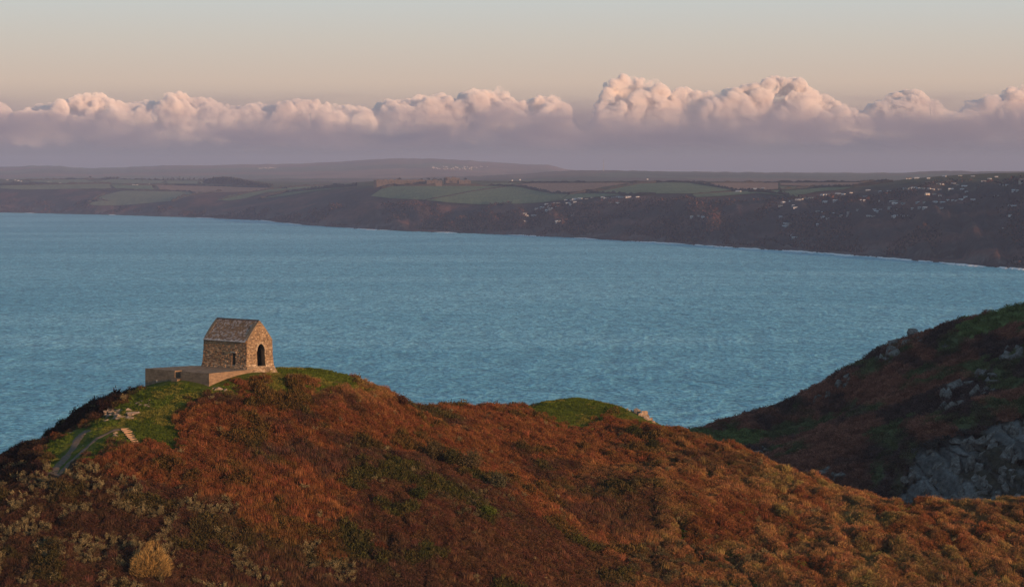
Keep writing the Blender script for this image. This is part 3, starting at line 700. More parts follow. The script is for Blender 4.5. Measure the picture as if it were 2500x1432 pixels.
for nm, t0, t1, ext in (('lintel', WIN[3] - 0.01, WIN[3] + 0.2, 0.22), ('sill', WIN[2] - 0.12, WIN[2] + 0.01, 0.12)):
    me = boxm(nm, -0.23, 0.1, WIN[0] - ext, WIN[1] + ext, t0, t1, 0.015); set_tint(me, np.tile([0.4, 0.33, 0.25], (8, 1))); obj(nm, me, M_STONE, w_long)
# roof: slab, slates, ridge
roof = empty('roof', (0, 0, 0), None, None); roof.parent = chapel
rl = math.hypot(CH_W / 2 + 0.22, CH_R * (1 + 0.22 / (CH_W / 2))); ra = math.atan2(CH_R, CH_W / 2)
V, Fq = [], []
for s in (-1, 1):
    ex = CH_W / 2 + s * (CH_W / 2 + 0.22); ez = CH_H - 0.22 * CH_R / (CH_W / 2); k = len(V)
    for y_ in (0.18, CH_L - 0.18):
        V += [(ex, y_, ez - 0.05), (CH_W / 2, y_, CH_H + CH_R - 0.05), (CH_W / 2, y_, CH_H + CH_R + 0.07), (ex, y_, ez + 0.07)]
    Fq += [(k, k + 1, k + 2, k + 3), (k + 7, k + 6, k + 5, k + 4), (k, k + 4, k + 5, k + 1), (k + 3, k + 2, k + 6, k + 7), (k, k + 3, k + 7, k + 4)]
obj('roof_boarding', mesh_np('roof_boarding', V, Fq), M_MORTAR, roof)
V, Fq, C = [], [], []
rr = np.random.default_rng(31)
for s in (-1, 1):
    up = np.array([-s * math.cos(ra), 0, math.sin(ra)]); nn = np.array([s * math.sin(ra), 0, math.cos(ra)])
    e0 = np.array([CH_W / 2 + s * (CH_W / 2 + 0.25), 0, CH_H - 0.25 * CH_R / (CH_W / 2) + 0.09])
    rows = 19; step = (rl + 0.02) / rows
    for i in range(rows):
        y_ = 0.12 + rr.uniform(-0.2, 0); ww = 0.46 - 0.012 * i
        while y_ < CH_L - 0.14:
            w_ = ww * rr.uniform(0.7, 1.2); a, b = max(y_, 0.12), min(y_ + w_ - 0.012, CH_L - 0.12); y_ += w_
            if b - a < 0.08: continue
            lift = rr.uniform(0.0, 0.022); k = len(V); L0, L1 = i * step, min((i + 1) * step + 0.06, rl)
            for (yy, ll, oo) in ((a, L0, 0.035 + lift), (b, L0, 0.035 + lift), (b, L1, 0.006), (a, L1, 0.006), (a, L0, 0.0 + lift), (b, L0, 0.0 + lift)):
                V.append(e0 + up * ll + nn * oo + np.array([0, yy, 0]) + np.array([0, 0, rr.uniform(-0.006, 0.006)]))
            Fq += [(k, k + 1, k + 2, k + 3), (k + 4, k + 5, k + 1, k)]
            q = float(fbm(np.array([yy * 0.9]), np.array([ll * 0.9]), 7, 3)[0]); u = rr.uniform()
            base = np.array([0.26, 0.17, 0.12]) if u < 0.45 else np.array([0.30, 0.185, 0.105]) if (u < 0.62 or q > 0.62) else np.array([0.40, 0.32, 0.28])
            if i == 0: base = np.array([0.48, 0.43, 0.40])
            if i == 1 and u > 0.4: base = np.array([0.40, 0.35, 0.33])
            C += [base * rr.uniform(0.75, 1.25)] * 6
me = mesh_np('slates', np.array(V), Fq); set_tint(me, np.array(C)); obj('slates', me, M_SLATE, roof, kind='stuff')
for k in range(18):
    a, b = 0.15 + k * 0.5, 0.15 + (k + 1) * 0.5 - 0.02; zt = CH_H + CH_R + 0.02
    me = mesh_np('ridge_tile', [(CH_W / 2 - 0.2, a, zt - 0.1), (CH_W / 2, a, zt + 0.13), (CH_W / 2 + 0.2, a, zt - 0.1), (CH_W / 2 - 0.2, b, zt - 0.1), (CH_W / 2, b, zt + 0.13), (CH_W / 2 + 0.2, b, zt - 0.1)], [(0, 1, 4, 3), (1, 2, 5, 4), (0, 3, 5, 2)])
    set_tint(me, np.tile(np.array([0.12, 0.09, 0.08]) * random.uniform(0.8, 1.3), (6, 1))); obj('ridge_tile', me, M_SLATE, roof)
me = boxm('floor', 0.1, CH_W - 0.1, 0.1, CH_L - 0.1, -0.5, 0.1); obj('floor', me, M_DARK, chapel)

# ------------------------------------------------------------------ concrete gun platform in front of the chapel
def concrete():
    m, nt, b = base_mat('old_concrete', 0.9, 0.25)
    n = noise(nt, 1.2, 8, 0.65); r = rampn(nt, n.outputs[0], [(0.25, (0.15, 0.105, 0.07)), (0.55, (0.27, 0.19, 0.125)), (0.8, (0.36, 0.265, 0.175))])
    g = N(nt, 'ShaderNodeNewGeometry'); mp = N(nt, 'ShaderNodeMapping'); mp.inputs['Scale'].default_value = (1.2, 1.2, 9.0); nt.links.new(g.outputs['Position'], mp.inputs['Vector'])
    n2 = noise(nt, 0.8, 4, 0.6, mp.outputs[0]); r2 = rampn(nt, n2.outputs[0], [(0.35, (0.75, 0.75, 0.75)), (0.65, (1.15, 1.15, 1.15))])
    nt.links.new(mul(nt, r.outputs[0], r2.outputs[0]), b.inputs['Base Color']); n3 = noise(nt, 12, 6); bump(nt, b, n3.outputs[0], 0.03); return m
M_CONC = concrete()
A, B, C_ = (P(354.6, 898, 352.0), P(510.3, 911, 343.0), P(630, 900, 351.2))
A, B, C_ = (Vector((q[0], q[1])) for q in (A, B, C_))
PZ = 98.5
platform = empty('gun_platform', (B.x, B.y, PZ), 'flat concrete gun platform with a notch in its front, beside the stone chapel', 'platform')
ab = (B - A); inw = Vector((ab.y, -ab.x)).normalized(); inw = inw if inw.y > 0 else -inw
n1, n2 = A + ab * 0.471, A + ab * 0.561
D_, E_ = Vector(P(463.7, 892, 357.0)[:2]), Vector((-41.5, 356.5))
poly = [A, n1, n1 + inw * 1.3, n2 + inw * 1.3, n2, B, C_, E_, D_]
def prism(name, poly, z0, z1, org):
    n = len(poly); bm = bmesh.new(); lo = [bm.verts.new((p.x - org.x, p.y - org.y, z0 - org.z)) for p in poly]; hi = [bm.verts.new((p.x - org.x, p.y - org.y, z1 - org.z)) for p in poly]
    bm.faces.new(hi); bm.faces.new(lo[::-1])
    for k in range(n): bm.faces.new((lo[k], lo[(k + 1) % n], hi[(k + 1) % n], hi[k]))
    bmesh.ops.recalc_face_normals(bm, faces=bm.faces); return bm_mesh(name, bm)
org = platform.location.copy()
obj('platform_slab', prism('platform_slab', poly, PZ - 5.0, PZ, org), M_CONC, platform)
obj('notch_floor', prism('notch_floor', [n1 - inw * 0.02, n1 + inw * 1.28, n2 + inw * 1.28, n2 - inw * 0.02], PZ - 4.5, PZ - 1.0, org), M_CONC, platform)
st1, st2 = A + ab * 0.462, A + ab * 0.552
obj('step_block', prism('step_block', [st1 - inw * 0.55, st1 + inw * 0.01, st2 + inw * 0.01, st2 - inw * 0.55], PZ - 4.0, PZ - 1.12, org), M_CONC, platform)
for fr, hz in ((0.19, 1.55), (0.79, 1.9)):
    q = A + ab * fr - inw * 0.04; me = boxm('drain_pipe', -0.04, 0.04, -0.04, 0.04, -0.28, 0.0); o = obj('drain_pipe', me, mat_noise('white_pipe', [(0.3, (0.6, 0.6, 0.58)), (0.7, (0.75, 0.75, 0.72))], 9), platform); o.location = (q.x - org.x, q.y - org.y, -hz)

# ------------------------------------------------------------------ path and steps
def ribbon(name, line, width, m, lift=0.05):
    pts_ = [pickn(*p) for p in line]; dense = []
    for a, b in zip(pts_[:-1], pts_[1:]):
        k = max(2, int((b - a).length / 0.5))
        for t in range(k): dense.append(a.lerp(b, t / k))
    dense.append(pts_[-1]); xs = np.array([(p.x, p.y) for p in dense])
    for _ in range(4): xs[1:-1] = (xs[:-2] + 2 * xs[1:-1] + xs[2:]) / 4
    tg = np.gradient(xs, axis=0); tg /= np.linalg.norm(tg, axis=1, keepdims=True); nr = np.stack([-tg[:, 1], tg[:, 0]], 1)
    wv = width * (0.75 + 0.5 * fbm(xs[:, 0] / 1.5, xs[:, 1] / 1.5, 77, 2)); G = []
    for e in np.linspace(-0.5, 0.5, 7):
        q = xs + nr * (wv * e)[:, None]; zz = near_h(q[:, 0], q[:, 1])[0] + lift * (1 - (2 * abs(e)) ** 4) - 0.03 * (abs(e) > 0.45); G.append(np.c_[q, zz])
    G = np.array(G); return obj(name, mesh_np(name, G.reshape(-1, 3), grid_faces(G.shape[0], G.shape[1]), True), m, kind='structure')
M_PATH = mat_noise('trodden_gravel', [(0.3, (0.10, 0.075, 0.055)), (0.7, (0.19, 0.14, 0.105))], 2.5, 0.95, 0.03, 9)
ribbon('path', [(122, 1160), (140, 1138), (160, 1116), (178, 1094), (188, 1074), (200, 1058), (214, 1050)], 1.35, M_PATH)
ribbon('path', [(136, 1160), (168, 1130), (200, 1102), (228, 1076), (250, 1062), (268, 1054), (300, 1047)], 0.8, M_PATH)
steps = None
M_WOOD = mat_noise('pale_sleeper_wood', [(0.3, (0.30, 0.19, 0.12)), (0.7, (0.46, 0.31, 0.20))], 4.0, 0.9, 0.02)
s_top, s_bot = pickn(306, 1047), pickn(332, 1082)
steps = empty('flight_of_steps', s_bot, 'short flight of pale timber steps climbing the turf near the path', 'steps')
dv = (s_bot - s_top); dv.z = 0; ang = math.atan2(dv.y, dv.x)
me_step = boxm('step', -0.16, 0.16, -0.62, 0.62, -0.25, 0.0, 0.01)
for k in range(9):
    t = k / 8.0; p = s_top.lerp(s_bot, t); o = obj('step', me_step, M_WOOD, steps); zz = max(ground(p.x, p.y), p.z) + 0.13
    o.location = (p.x - s_bot.x, p.y - s_bot.y, zz - s_bot.z); o.rotation_euler.z = ang + random.uniform(-0.05, 0.05); o.scale = (1, 1 - 0.35 * t, 1)

# ------------------------------------------------------------------ rocks
def hull(seed, n=11):
    r = np.random.default_rng(seed); v = r.normal(size=(n, 3)); v /= np.linalg.norm(v, axis=1, keepdims=True); v *= r.uniform(0.75, 1.0, (n, 1))
    bm = bmesh.new()
    for q in v: bm.verts.new(q)
    res = bmesh.ops.convex_hull(bm, input=bm.verts); bmesh.ops.delete(bm, geom=list({e for e in res['geom_interior'] + res['geom_unused'] if isinstance(e, bmesh.types.BMVert)}), context='VERTS')
    bmesh.ops.recalc_face_normals(bm, faces=bm.faces); bmesh.ops.bevel(bm, geom=list(bm.edges), offset=0.025, segments=1, affect='EDGES')
    return bm_mesh('rock', bm)
def rock_mat(name, a, b, c):
    m, nt, bs = base_mat(name, 0.9, 0.2)
    n = noise(nt, 1.6, 9, 0.68); r = rampn(nt, n.outputs[0], [(0.3, a), (0.5, b), (0.72, c)]); nt.links.new(r.outputs[0], bs.inputs['Base Color'])
    n2 = noise(nt, 3.0, 9, 0.7, None, 1.0); bump(nt, bs, n2.outputs[0], 0.25); return m
M_ROCK = rock_mat('lichened_rock', (0.16, 0.12, 0.09), (0.33, 0.25, 0.185), (0.50, 0.42, 0.34))
M_CLIFF = rock_mat('grey_cliff_rock', (0.06, 0.052, 0.048), (0.18, 0.165, 0.155), (0.34, 0.32, 0.31))
HULL = [hull(s) for s in range(8)]; 
for h_ in HULL: h_.materials.append(M_ROCK)
HULLC = [hull(s + 40, 13) for s in range(8)]
for h_ in HULLC: h_.materials.clear(); h_.materials.append(M_CLIFF)
def outcrop(label, spots, hulls, pk, cat='rock outcrop', group=None, flat=0.5, yaw=0.6, tilt=0.25, name='rock_outcrop', sink=0.05):
    """spots: (px, py, length m, width m, height m)"""
    q0 = pk(*spots[0][:2]); e = empty(name, q0, label, cat, group)
    for i, (px, py, a, b, c) in enumerate(spots):
        q = pk(px, py); o = obj('rock', hulls[(i * 3 + len(spots)) % len(hulls)], None, e); o.location = q - q0 - Vector((0, 0, c * sink))
        o.scale = (a / 2, b / 2, c / 2); o.rotation_euler = (random.gauss(0, tilt), random.gauss(0, tilt), yaw + random.gauss(0, 0.25))
    return e
def slab_field(cx, cy, wpx, hpx, n, a, b, c, seed):
    r = random.Random(seed); return [(cx + r.uniform(-1, 1) * wpx / 2 * (1 - 0.5 * abs(k / n - 0.5)), cy + (k / (n - 1) - 0.5) * hpx, a * r.uniform(0.6, 1.2), b * r.uniform(0.7, 1.3), c * r.uniform(0.6, 1.3)) for k in range(n)]
outcrop('broad ribbed pale rock outcrop in the turf above the steps', slab_field(298, 1012, 80, 24, 26, 2.4, 0.75, 1.0, 1), HULL, pickn, yaw=0.5, tilt=0.2)
outcrop('line of small pale slabs in the turf uphill of the ribbed outcrop', slab_field(345, 984, 56, 14, 12, 1.2, 0.5, 0.5, 2), HULL, pickn)
outcrop('two low rocks in the grass against the front corner of the platform', [(535, 950, 2.2, 1.2, 0.9), (552, 953, 1.4, 0.9, 0.7), (522, 947, 1.0, 0.7, 0.5)], HULL, pickn)
outcrop('low pale rock in the grass under the chapel gable', [(642, 932, 1.6, 0.9, 0.7), (652, 936, 1.1, 0.8, 0.6), (634, 927, 0.8, 0.6, 0.4)], HULL, pickn)
outcrop('pointed pale crag on the skyline at the end of the knoll', [(1570, 1010, 2.4, 1.8, 2.6), (1580, 1016, 1.6, 1.6, 2.2), (1556, 1006, 2.2, 1.4, 1.9), (1543, 1003, 2.2, 1.2, 1.1), (1587, 1024, 1.2, 1.1, 1.4), (1562, 1014, 1.6, 1.4, 1.2), (1532, 1000, 1.4, 0.9, 0.6), (1595, 1030, 1.0, 0.8, 0.8), (1574, 1020, 1.2, 1.0, 1.0), (1566, 1012, 2.6, 1.8, 1.7), (1578, 1022, 2.0, 1.6, 1.5), (1551, 1008, 2.0, 1.4, 1.0)], HULL, pickn, sink=0.05, tilt=0.35)
outcrop('scattered rocks on the turf edge below the pointed crag', [(1608, 1042, 1.4, 0.9, 0.8), (1618, 1050, 1.3, 0.9, 0.7), (1627, 1054, 1.0, 0.8, 0.6), (1600, 1036, 0.9, 0.6, 0.5)], HULL, pickn)
outcrop('rocks on the skyline edge below the dark bush right of the chapel', [(993, 980, 1.8, 1.2, 1.3), (1004, 988, 1.5, 1.1, 1.2), (1014, 996, 1.5, 1.0, 1.2), (1021, 1002, 1.0, 0.8, 0.9), (984, 972, 1.2, 0.9, 0.8)], HULL, pickn)
outcrop('pale boulder pair low on the far left flank', [(88, 1084, 1.1, 0.8, 0.7), (97, 1090, 1.0, 0.6, 0.4)], HULL, pickn)
outcrop('flat rocks in the grass beside the timber steps', [(283, 1056, 1.1, 0.7, 0.5), (290, 1064, 1.4, 0.6, 0.5), (280, 1062, 0.8, 0.5, 0.4), (310, 1073, 0.6, 0.4, 0.3)], HULL, pickn)
outcrop('small pale stones at the head of the path', [(222, 1052, 0.7, 0.5, 0.35), (208, 1058, 0.6, 0.4, 0.25), (174, 1056, 1.0, 0.5, 0.3), (204, 1086, 0.6, 0.4, 0.25)], HULL, pickn)
outcrop('low grey rocks among dark scrub on the left flank', [(200, 1008, 2.6, 1.2, 0.8), (214, 1002, 1.6, 0.9, 0.7), (228, 996, 1.3, 0.8, 0.6)], HULL, pickn)
outcrop('small rock on the grassy top of the knoll', [(1302, 986, 1.2, 0.8, 0.6), (1310, 992, 0.8, 0.6, 0.4)], HULL, pickn)
# the shaded hillside's crags and cliff
def crag(label, cx, cy, w_, h_, n, s0, s1, seed, slant=0.0, **kw):
    r = random.Random(seed); L = []
    for k in range(n):
        u, v = r.uniform(-1, 1), r.uniform(-1, 1); s = r.uniform(s0, s1) * 1.3; L.append((cx + u * w_ / 2, cy + v * h_ / 2 + slant * u * w_ / 2, s, s * 0.75, s * r.uniform(0.8, 1.4)))
    return outcrop(label, L, HULLC, pickh, 'crag', None, name='crag', **kw)
crag('grey crag on the upper skyline of the shaded hillside', 2215, 842, 70, 36, 11, 2.2, 4.8, 1, -0.5)
crag('small grey crag lower on the shaded skyline below the upper one', 2160, 880, 34, 26, 6, 1.8, 3.4, 2, -0.5)
crag('low crag on the shaded skyline halfway to the sea', 2062, 938, 44, 22, 6, 1.6, 3.0, 3, -0.6)
crag('lowest grey crag on the shaded skyline', 2012, 972, 36, 16, 5, 1.6, 3.0, 4, -0.5)
crag('long pale crag slanting across the middle of the shaded hillside', 2372, 955, 130, 60, 24, 2.2, 4.6, 5, -0.45)
crag('pale crag near the right edge high on the shaded hillside', 2478, 862, 44, 34, 8, 2.2, 3.8, 6, -0.4)
crag('lone boulders in the heather under the shaded skyline', 2312, 848, 14, 18, 3, 1.4, 2.4, 7)
crag('pale rocks at the foot of the shaded slope above the bracken crest', 1868, 1108, 40, 24, 6, 1.6, 3.2, 8, -0.4)
crag('grey rock tongue running down behind the bracken crest', 2040, 1165, 70, 24, 9, 1.8, 3.6, 9, 0.0)
# sea cliff: many leaning facets
r_ = random.Random(5); L = []
for k in range(900):
    px_, py_ = r_.uniform(2170, 2540), r_.uniform(1015, 1215)
    if not inpoly(np.array([px_]), np.array([py_]), CLIFF)[0]: continue
    s = r_.uniform(1.5, 4.0) * (1.4 if px_ > 2330 else 0.9); L.append((px_, py_, s * r_.uniform(0.5, 0.9), s * 0.7, s * r_.uniform(1.1, 1.9) * (0.6 if py_ < 1075 else 1.0)))
    if len(L) > 95: break
outcrop('broken grey cliff face at the foot of the shaded hillside', L, HULLC, pickh, 'cliff', None, name='cliff_face', yaw=-0.2, tilt=0.3, sink=0.3)

# ------------------------------------------------------------------ single bushes
def leaf_mat(name, col, tr=0.2):
    m = bpy.data.materials.new(name); m.use_nodes = True; nt = m.node_tree; nt.nodes.clear(); o = N(nt, 'ShaderNodeOutputMaterial')
    v = N(nt, 'ShaderNodeAttribute'); v.attribute_name = 'shade'; c = mul(nt, v.outputs['Color'], col)
    d = N(nt, 'ShaderNodeBsdfDiffuse'); t = N(nt, 'ShaderNodeBsdfTranslucent'); x_ = N(nt, 'ShaderNodeMixShader'); x_.inputs[0].default_value = tr
    nt.links.new(c, d.inputs['Color']); nt.links.new(c, t.inputs['Color']); nt.links.new(d.outputs[0], x_.inputs[1]); nt.links.new(t.outputs[0], x_.inputs[2]); nt.links.new(x_.outputs[0], o.inputs['Surface']); return m
def bush(name, label, px, py, w_, h_, col, seed, style='leafy', group=None):
    """a bush of branches and a crown of separate twigs or leaves; (px, py) is its foot"""
    r = np.random.default_rng(seed); q = pickn(px, py); q.z -= 0.1; e = empty(name, q, label, 'bush', group)
    nb = 26; a = r.uniform(0, 6.283, nb); lean = r.uniform(0.05, 0.95, nb)
    tips = np.stack([np.cos(a) * lean * w_ / 2 * 0.8, np.sin(a) * lean * w_ / 2 * 0.8, h_ * (0.95 - 0.5 * lean ** 2) * r.uniform(0.75, 1, nb)], 1)
    V, Fq = kites(np.zeros((nb, 3)), tips + 1e-6, np.linalg.norm(tips, axis=1), np.full(nb, 0.12), r); V2, F2 = kites(np.zeros((nb, 3)), tips + 1e-6, np.linalg.norm(tips, axis=1), np.full(nb, 0.12), r)
    me = mesh_np('branches', np.r_[V, V2], np.r_[Fq, F2 + len(V)]); set_tint(me, np.tile([0.6] * 3, (len(me.vertices), 1)), name='shade'); obj('branches', me, leaf_mat(name + '_bark', (0.09, 0.065, 0.045), 0.0), e)
    if style == 'twiggy':
        n = 7000; v = r.normal(size=(n, 3)); v[:, 2] = np.abs(v[:, 2]) * 0.9; v /= np.linalg.norm(v, axis=1, keepdims=True)
        rad = (0.45 + 0.55 * r.uniform(0, 1, n) ** 0.5) * (0.86 + 0.2 * np.sin(v[:, 0] * 4 + seed) * np.cos(v[:, 1] * 5)); 
        rad = rad * (0.82 + 0.3 * vnoise(v[:, 0] * 3 + 9, v[:, 1] * 3 + v[:, 2] * 2, seed))
        b = v * rad[:, None] * np.array([w_ / 2 * 0.95, w_ / 2 * 0.95, h_ * 0.85]); d = v * np.array([1, 1, 0.6]) + np.array([0, 0, 0.75]) + r.normal(0, 0.18, (n, 3))
        V, Fq = kites(b, d, r.uniform(0.25, 0.6, n), r.uniform(0.03, 0.065, n), r); sh = r.uniform(0.45, 1.6, n)
    else:
        n = 2600; c = tips[r.integers(0, nb, n)] * r.uniform(0.55, 1.05, (n, 1)); b = c + r.normal(0, 0.10 * w_ / 2 + 0.1, (n, 3)); b[:, 2] = np.maximum(b[:, 2], 0.05)
        V, Fq = kites(b, r.normal(size=(n, 3)) + np.array([0, 0, 0.5]), r.uniform(0.12, 0.32, n), r.uniform(0.06, 0.16, n), r); sh = r.uniform(0.5, 1.5, n)
    me = mesh_np('crown', V, Fq); set_tint(me, np.repeat(sh, 4)[:, None] * np.ones(3), name='shade'); obj('crown', me, leaf_mat(name + '_leaf', col), e); return e
bush('domed_shrub', 'rounded straw yellow twiggy shrub low in the bottom left bracken', 366, 1400, 5.9, 4.3, (0.36, 0.235, 0.085), 1, 'twiggy')
bush('thorn_bush', 'largest dark olive thorn bush in the hollow between the two spurs', 1060, 1128, 4.6, 3.0, (0.085, 0.068, 0.032), 2)
bush('thorn_bush', 'dark thorn bush just right of the largest one in the hollow', 1108, 1142, 3.6, 2.9, (0.065, 0.062, 0.024), 3)
bush('thorn_bush', 'olive thorn bush on the right end of the dark row in the hollow', 1150, 1150, 4.0, 3.0, (0.12, 0.095, 0.048), 4)
bush('thorn_bush', 'grey green thorn bush alone below the dark row', 1215, 1195, 3.2, 2.3, (0.095, 0.09, 0.05), 5)
bush('gorse_bush', 'small bright green gorse bush low in the middle slope', 1190, 1262, 2.8, 1.4, (0.085, 0.11, 0.02), 6)
bush('gorse_bush', 'dark green gorse bush left of the hollow', 1022, 1222, 2.8, 1.8, (0.05, 0.06, 0.018), 7)
bush('thorn_bush', 'windswept reddish dark bush on the skyline right of the chapel', 980, 990, 3.0, 1.5, (0.10, 0.05, 0.03), 8)
bush('gorse_bush', 'wide dark green gorse patch under the pointed crag', 1545, 1066, 4.2, 1.8, (0.055, 0.058, 0.02), 9)
bush('gorse_bush', 'dark gorse bush on the slope below the crag rocks', 1592, 1100, 3.6, 1.7, (0.05, 0.05, 0.02), 10)
bush('gorse_bush', 'small dark bush on the skyline of the left flank', 156, 1042, 2.4, 1.0, (0.035, 0.035, 0.018), 11)

# ------------------------------------------------------------------ far fields, draped just above the coast
def span(poly, px):
    ys = []
    for k in range(len(poly)):
        (x1, y1), (x2, y2) = poly[k], poly[(k + 1) % len(poly)]
        if (x1 <= px < x2) or (x2 <= px < x1): ys.append(y1 + (y2 - y1) * (px - x1) / (x2 - x1))
    return (min(ys), max(ys)) if len(ys) >= 2 else None
def field_mat(name, a, b):
    m, nt, bs = base_mat(name, 0.95, 0.1)
    n = noise(nt, 0.012, 6, 0.6); r = rampn(nt, n.outputs[0], [(0.3, a), (0.7, b)])
    g = N(nt, 'ShaderNodeNewGeometry'); mp = N(nt, 'ShaderNodeMapping'); mp.inputs['Scale'].default_value = (0.16, 0.012, 0); mp.inputs['Rotation'].default_value = (0, 0, 0.5); nt.links.new(g.outputs['Position'], mp.inputs['Vector'])
    n2 = noise(nt, 1.0, 3, 0.5, mp.outputs[0]); r2 = rampn(nt, n2.outputs[0], [(0.35, (0.85,) * 3), (0.65, (1.12,) * 3)])
    nt.links.new(mul(nt, r.outputs[0], r2.outputs[0]), bs.inputs['Base Color']); return m
GREEN = field_mat('pasture', (0.105, 0.135, 0.075), (0.145, 0.18, 0.09)); BROWN = field_mat('ploughland', (0.22, 0.135, 0.095), (0.30, 0.18, 0.125)); DULL = field_mat('rough_pasture', (0.135, 0.145, 0.09), (0.175, 0.185, 0.11)); BLUE = field_mat('bluish_patch', (0.06, 0.075, 0.115), (0.075, 0.09, 0.13))  # BLUE is a bluish patch among the fields
FIELDS = [(GREEN, [(905, 480), (930, 463), (960, 455.5), (1230, 455.5), (1150, 467), (1035, 489), (960, 486)]), (GREEN, [(1040, 490), (1155, 468.5), (1240, 456.5), (1265, 456), (1300, 466), (1345, 473), (1390, 474), (1370, 487), (1300, 497), (1170, 500.5), (1100, 496)]),
          (BROWN, [(1258, 452), (1300, 448), (1540, 447.5), (1470, 458), (1430, 468), (1350, 472), (1290, 459)]), (GREEN, [(1445, 471), (1480, 466), (1560, 450), (1620, 447), (1680, 447.5), (1790, 465), (1700, 474), (1610, 474), (1550, 478), (1480, 473)]),
          (GREEN, [(1250, 500), (1370, 488.5), (1390, 476), (1440, 473.5), (1530, 475), (1500, 479), (1400, 486), (1330, 495)]), (BROWN, [(1690, 448), (1900, 447.5), (1900, 463), (1810, 467.5), (1730, 454)]), (GREEN, [(1690, 476), (1800, 469), (1900, 466), (1940, 475), (1960, 483), (1930, 480), (1850, 473), (1760, 480), (1700, 483)]),
          (GREEN, [(1908, 470), (1925, 467), (2020, 459), (2085, 458), (2060, 464), (1990, 470), (1965, 476), (1930, 477)]), (BROWN, [(1905, 448), (2100, 446.5), (2170, 444.5), (2100, 448), (2080, 456), (2000, 457), (1905, 453)]), (BLUE, [(1985, 452), (2010, 449.5), (2040, 452), (2035, 455.5), (1995, 455.5)]),
          (DULL, [(215, 500), (250, 478), (300, 466), (370, 467.5), (460, 469), (475, 475), (420, 492), (370, 496), (300, 502), (240, 503)]), (DULL, [(0, 453), (100, 452), (268, 449.5), (272, 462), (200, 461.5), (60, 464), (0, 461)]), (GREEN, [(272, 452), (375, 453.5), (378, 465.5), (285, 463)]),
          (BROWN, [(382, 453), (500, 455), (620, 459), (690, 461), (600, 469), (480, 472), (392, 466)]), (DULL, [(70, 441), (200, 438), (230, 446), (140, 449), (90, 445)]), (DULL, [(240, 445), (270, 438), (400, 441), (395, 448), (300, 449)]), (DULL, [(405, 442), (480, 443), (560, 450), (410, 449)]),
          (GREEN, [(530, 489), (560, 478), (640, 464), (720, 457), (800, 455.5), (650, 470), (600, 485), (560, 491)]), (GREEN, [(640, 486), (700, 471), (800, 461), (850, 458), (760, 468), (690, 480)]), (DULL, [(1140, 452), (1260, 447), (1290, 446.5), (1250, 451), (1200, 454)]), (DULL, [(1905, 457), (1990, 458.5), (1920, 465), (1905, 464)])]
for m, poly in FIELDS:
    xs = [p[0] for p in poly]; cols = []
    for px in np.linspace(min(xs) + 0.5, max(xs) - 0.5, max(6, int((max(xs) - min(xs)) / 5))):
        s = span(poly, px)
        if s is None: continue
        cols.append([pickf(px, y_) + Vector((0, 0, 1.6)) for y_ in np.linspace(s[0], s[1], 7)])
    V = np.array([[tuple(q) for q in c] for c in cols]); obj('field', mesh_np('field', V.reshape(-1, 3), grid_faces(V.shape[0], V.shape[1]), True), m, kind='structure')

# ------------------------------------------------------------------ hedgerows
M_HEDGE = mat_noise('hedge_leaf', [(0.3, (0.022, 0.022, 0.020)), (0.7, (0.05, 0.045, 0.035))], 0.2, 0.95)
def hedge(label, line, h=5.0, w_=6.0):
    P3 = [pickf(*p) for p in line]; dense = []
    for a, b in zip(P3[:-1], P3[1:]):
        k = max(3, int((b - a).length / 14))
        dense += [pickf(*(np.array(line[P3.index(a)]) * (1 - t / k) + np.array(line[P3.index(b)]) * (t / k))) for t in range(k)]
    dense.append(P3[-1]); q = np.array([tuple(p) for p in dense]); o0 = q[0].copy(); n = len(q)
    tg = np.gradient(q[:, :2], axis=0); tg /= np.linalg.norm(tg, axis=1, keepdims=True) + 1e-9; nr = np.c_[-tg[:, 1], tg[:, 0], np.zeros(n)]
    hh = h * (0.55 + 0.9 * rng.uniform(0, 1, n)); up = np.c_[np.zeros(n), np.zeros(n), hh]; dn = np.array([0, 0, -3.0])
    G = np.stack([q + nr * w_ / 2 + dn, q + nr * w_ * 0.4 + up * 0.7, q + up, q - nr * w_ * 0.4 + up * 0.7, q - nr * w_ / 2 + dn]) - o0
    o = obj('hedgerow', mesh_np('hedgerow', G.reshape(-1, 3), grid_faces(5, n)), M_HEDGE, label=label, cat='hedge', group='hedgerows between the far fields'); o.location = o0
hedge('long dark hedge along the top of the brown and green fields by the horizon', [(1240, 447.5), (1300, 447.2), (1450, 446.8), (1620, 446.3), (1800, 446.8), (1960, 446.5), (2100, 445.5), (2170, 443.5)])
hedge('diagonal hedge splitting the big green field below the fort', [(1035, 490), (1100, 479), (1152, 468), (1235, 456)], 3)
hedge('dark hedge under the fort along the top of the big green field', [(930, 461), (960, 454.5), (1060, 454), (1180, 454.5), (1250, 455.5)], 6)
hedge('hedge between the brown field and the big green field', [(1250, 455.5), (1290, 460), (1345, 473), (1390, 475)], 6)
hedge('hedge along the lower edge of the brown field', [(1390, 475), (1430, 469), (1480, 465), (1560, 449), (1600, 446.5)], 5)
hedge('hedge running down between green field and right brown field', [(1690, 447), (1730, 454), (1795, 466), (1830, 468)], 6)
hedge('hedge below the round green field', [(1440, 472), (1500, 474), (1550, 479), (1600, 475)], 6)
hedge('curved hedge round the small green field above the chalets', [(1830, 470), (1870, 471), (1915, 477), (1938, 486)], 7)
hedge('faint hedge low across the right end of the green field', [(1690, 475), (1750, 470), (1800, 467.5)], 3)
hedge('hedge on the far left above the sea slope', [(0, 452), (100, 452), (200, 449), (270, 449)], 6)
hedge('hedge between the left green fields', [(200, 463), (280, 464), (375, 466.5), (460, 469), (478, 474)], 6)
hedge('diagonal hedge climbing from the left sea slope', [(212, 500), (235, 484), (255, 475)], 9)
hedge('hedge branching down towards the small cove on the left', [(420, 493), (450, 480), (500, 472), (540, 468)], 7)
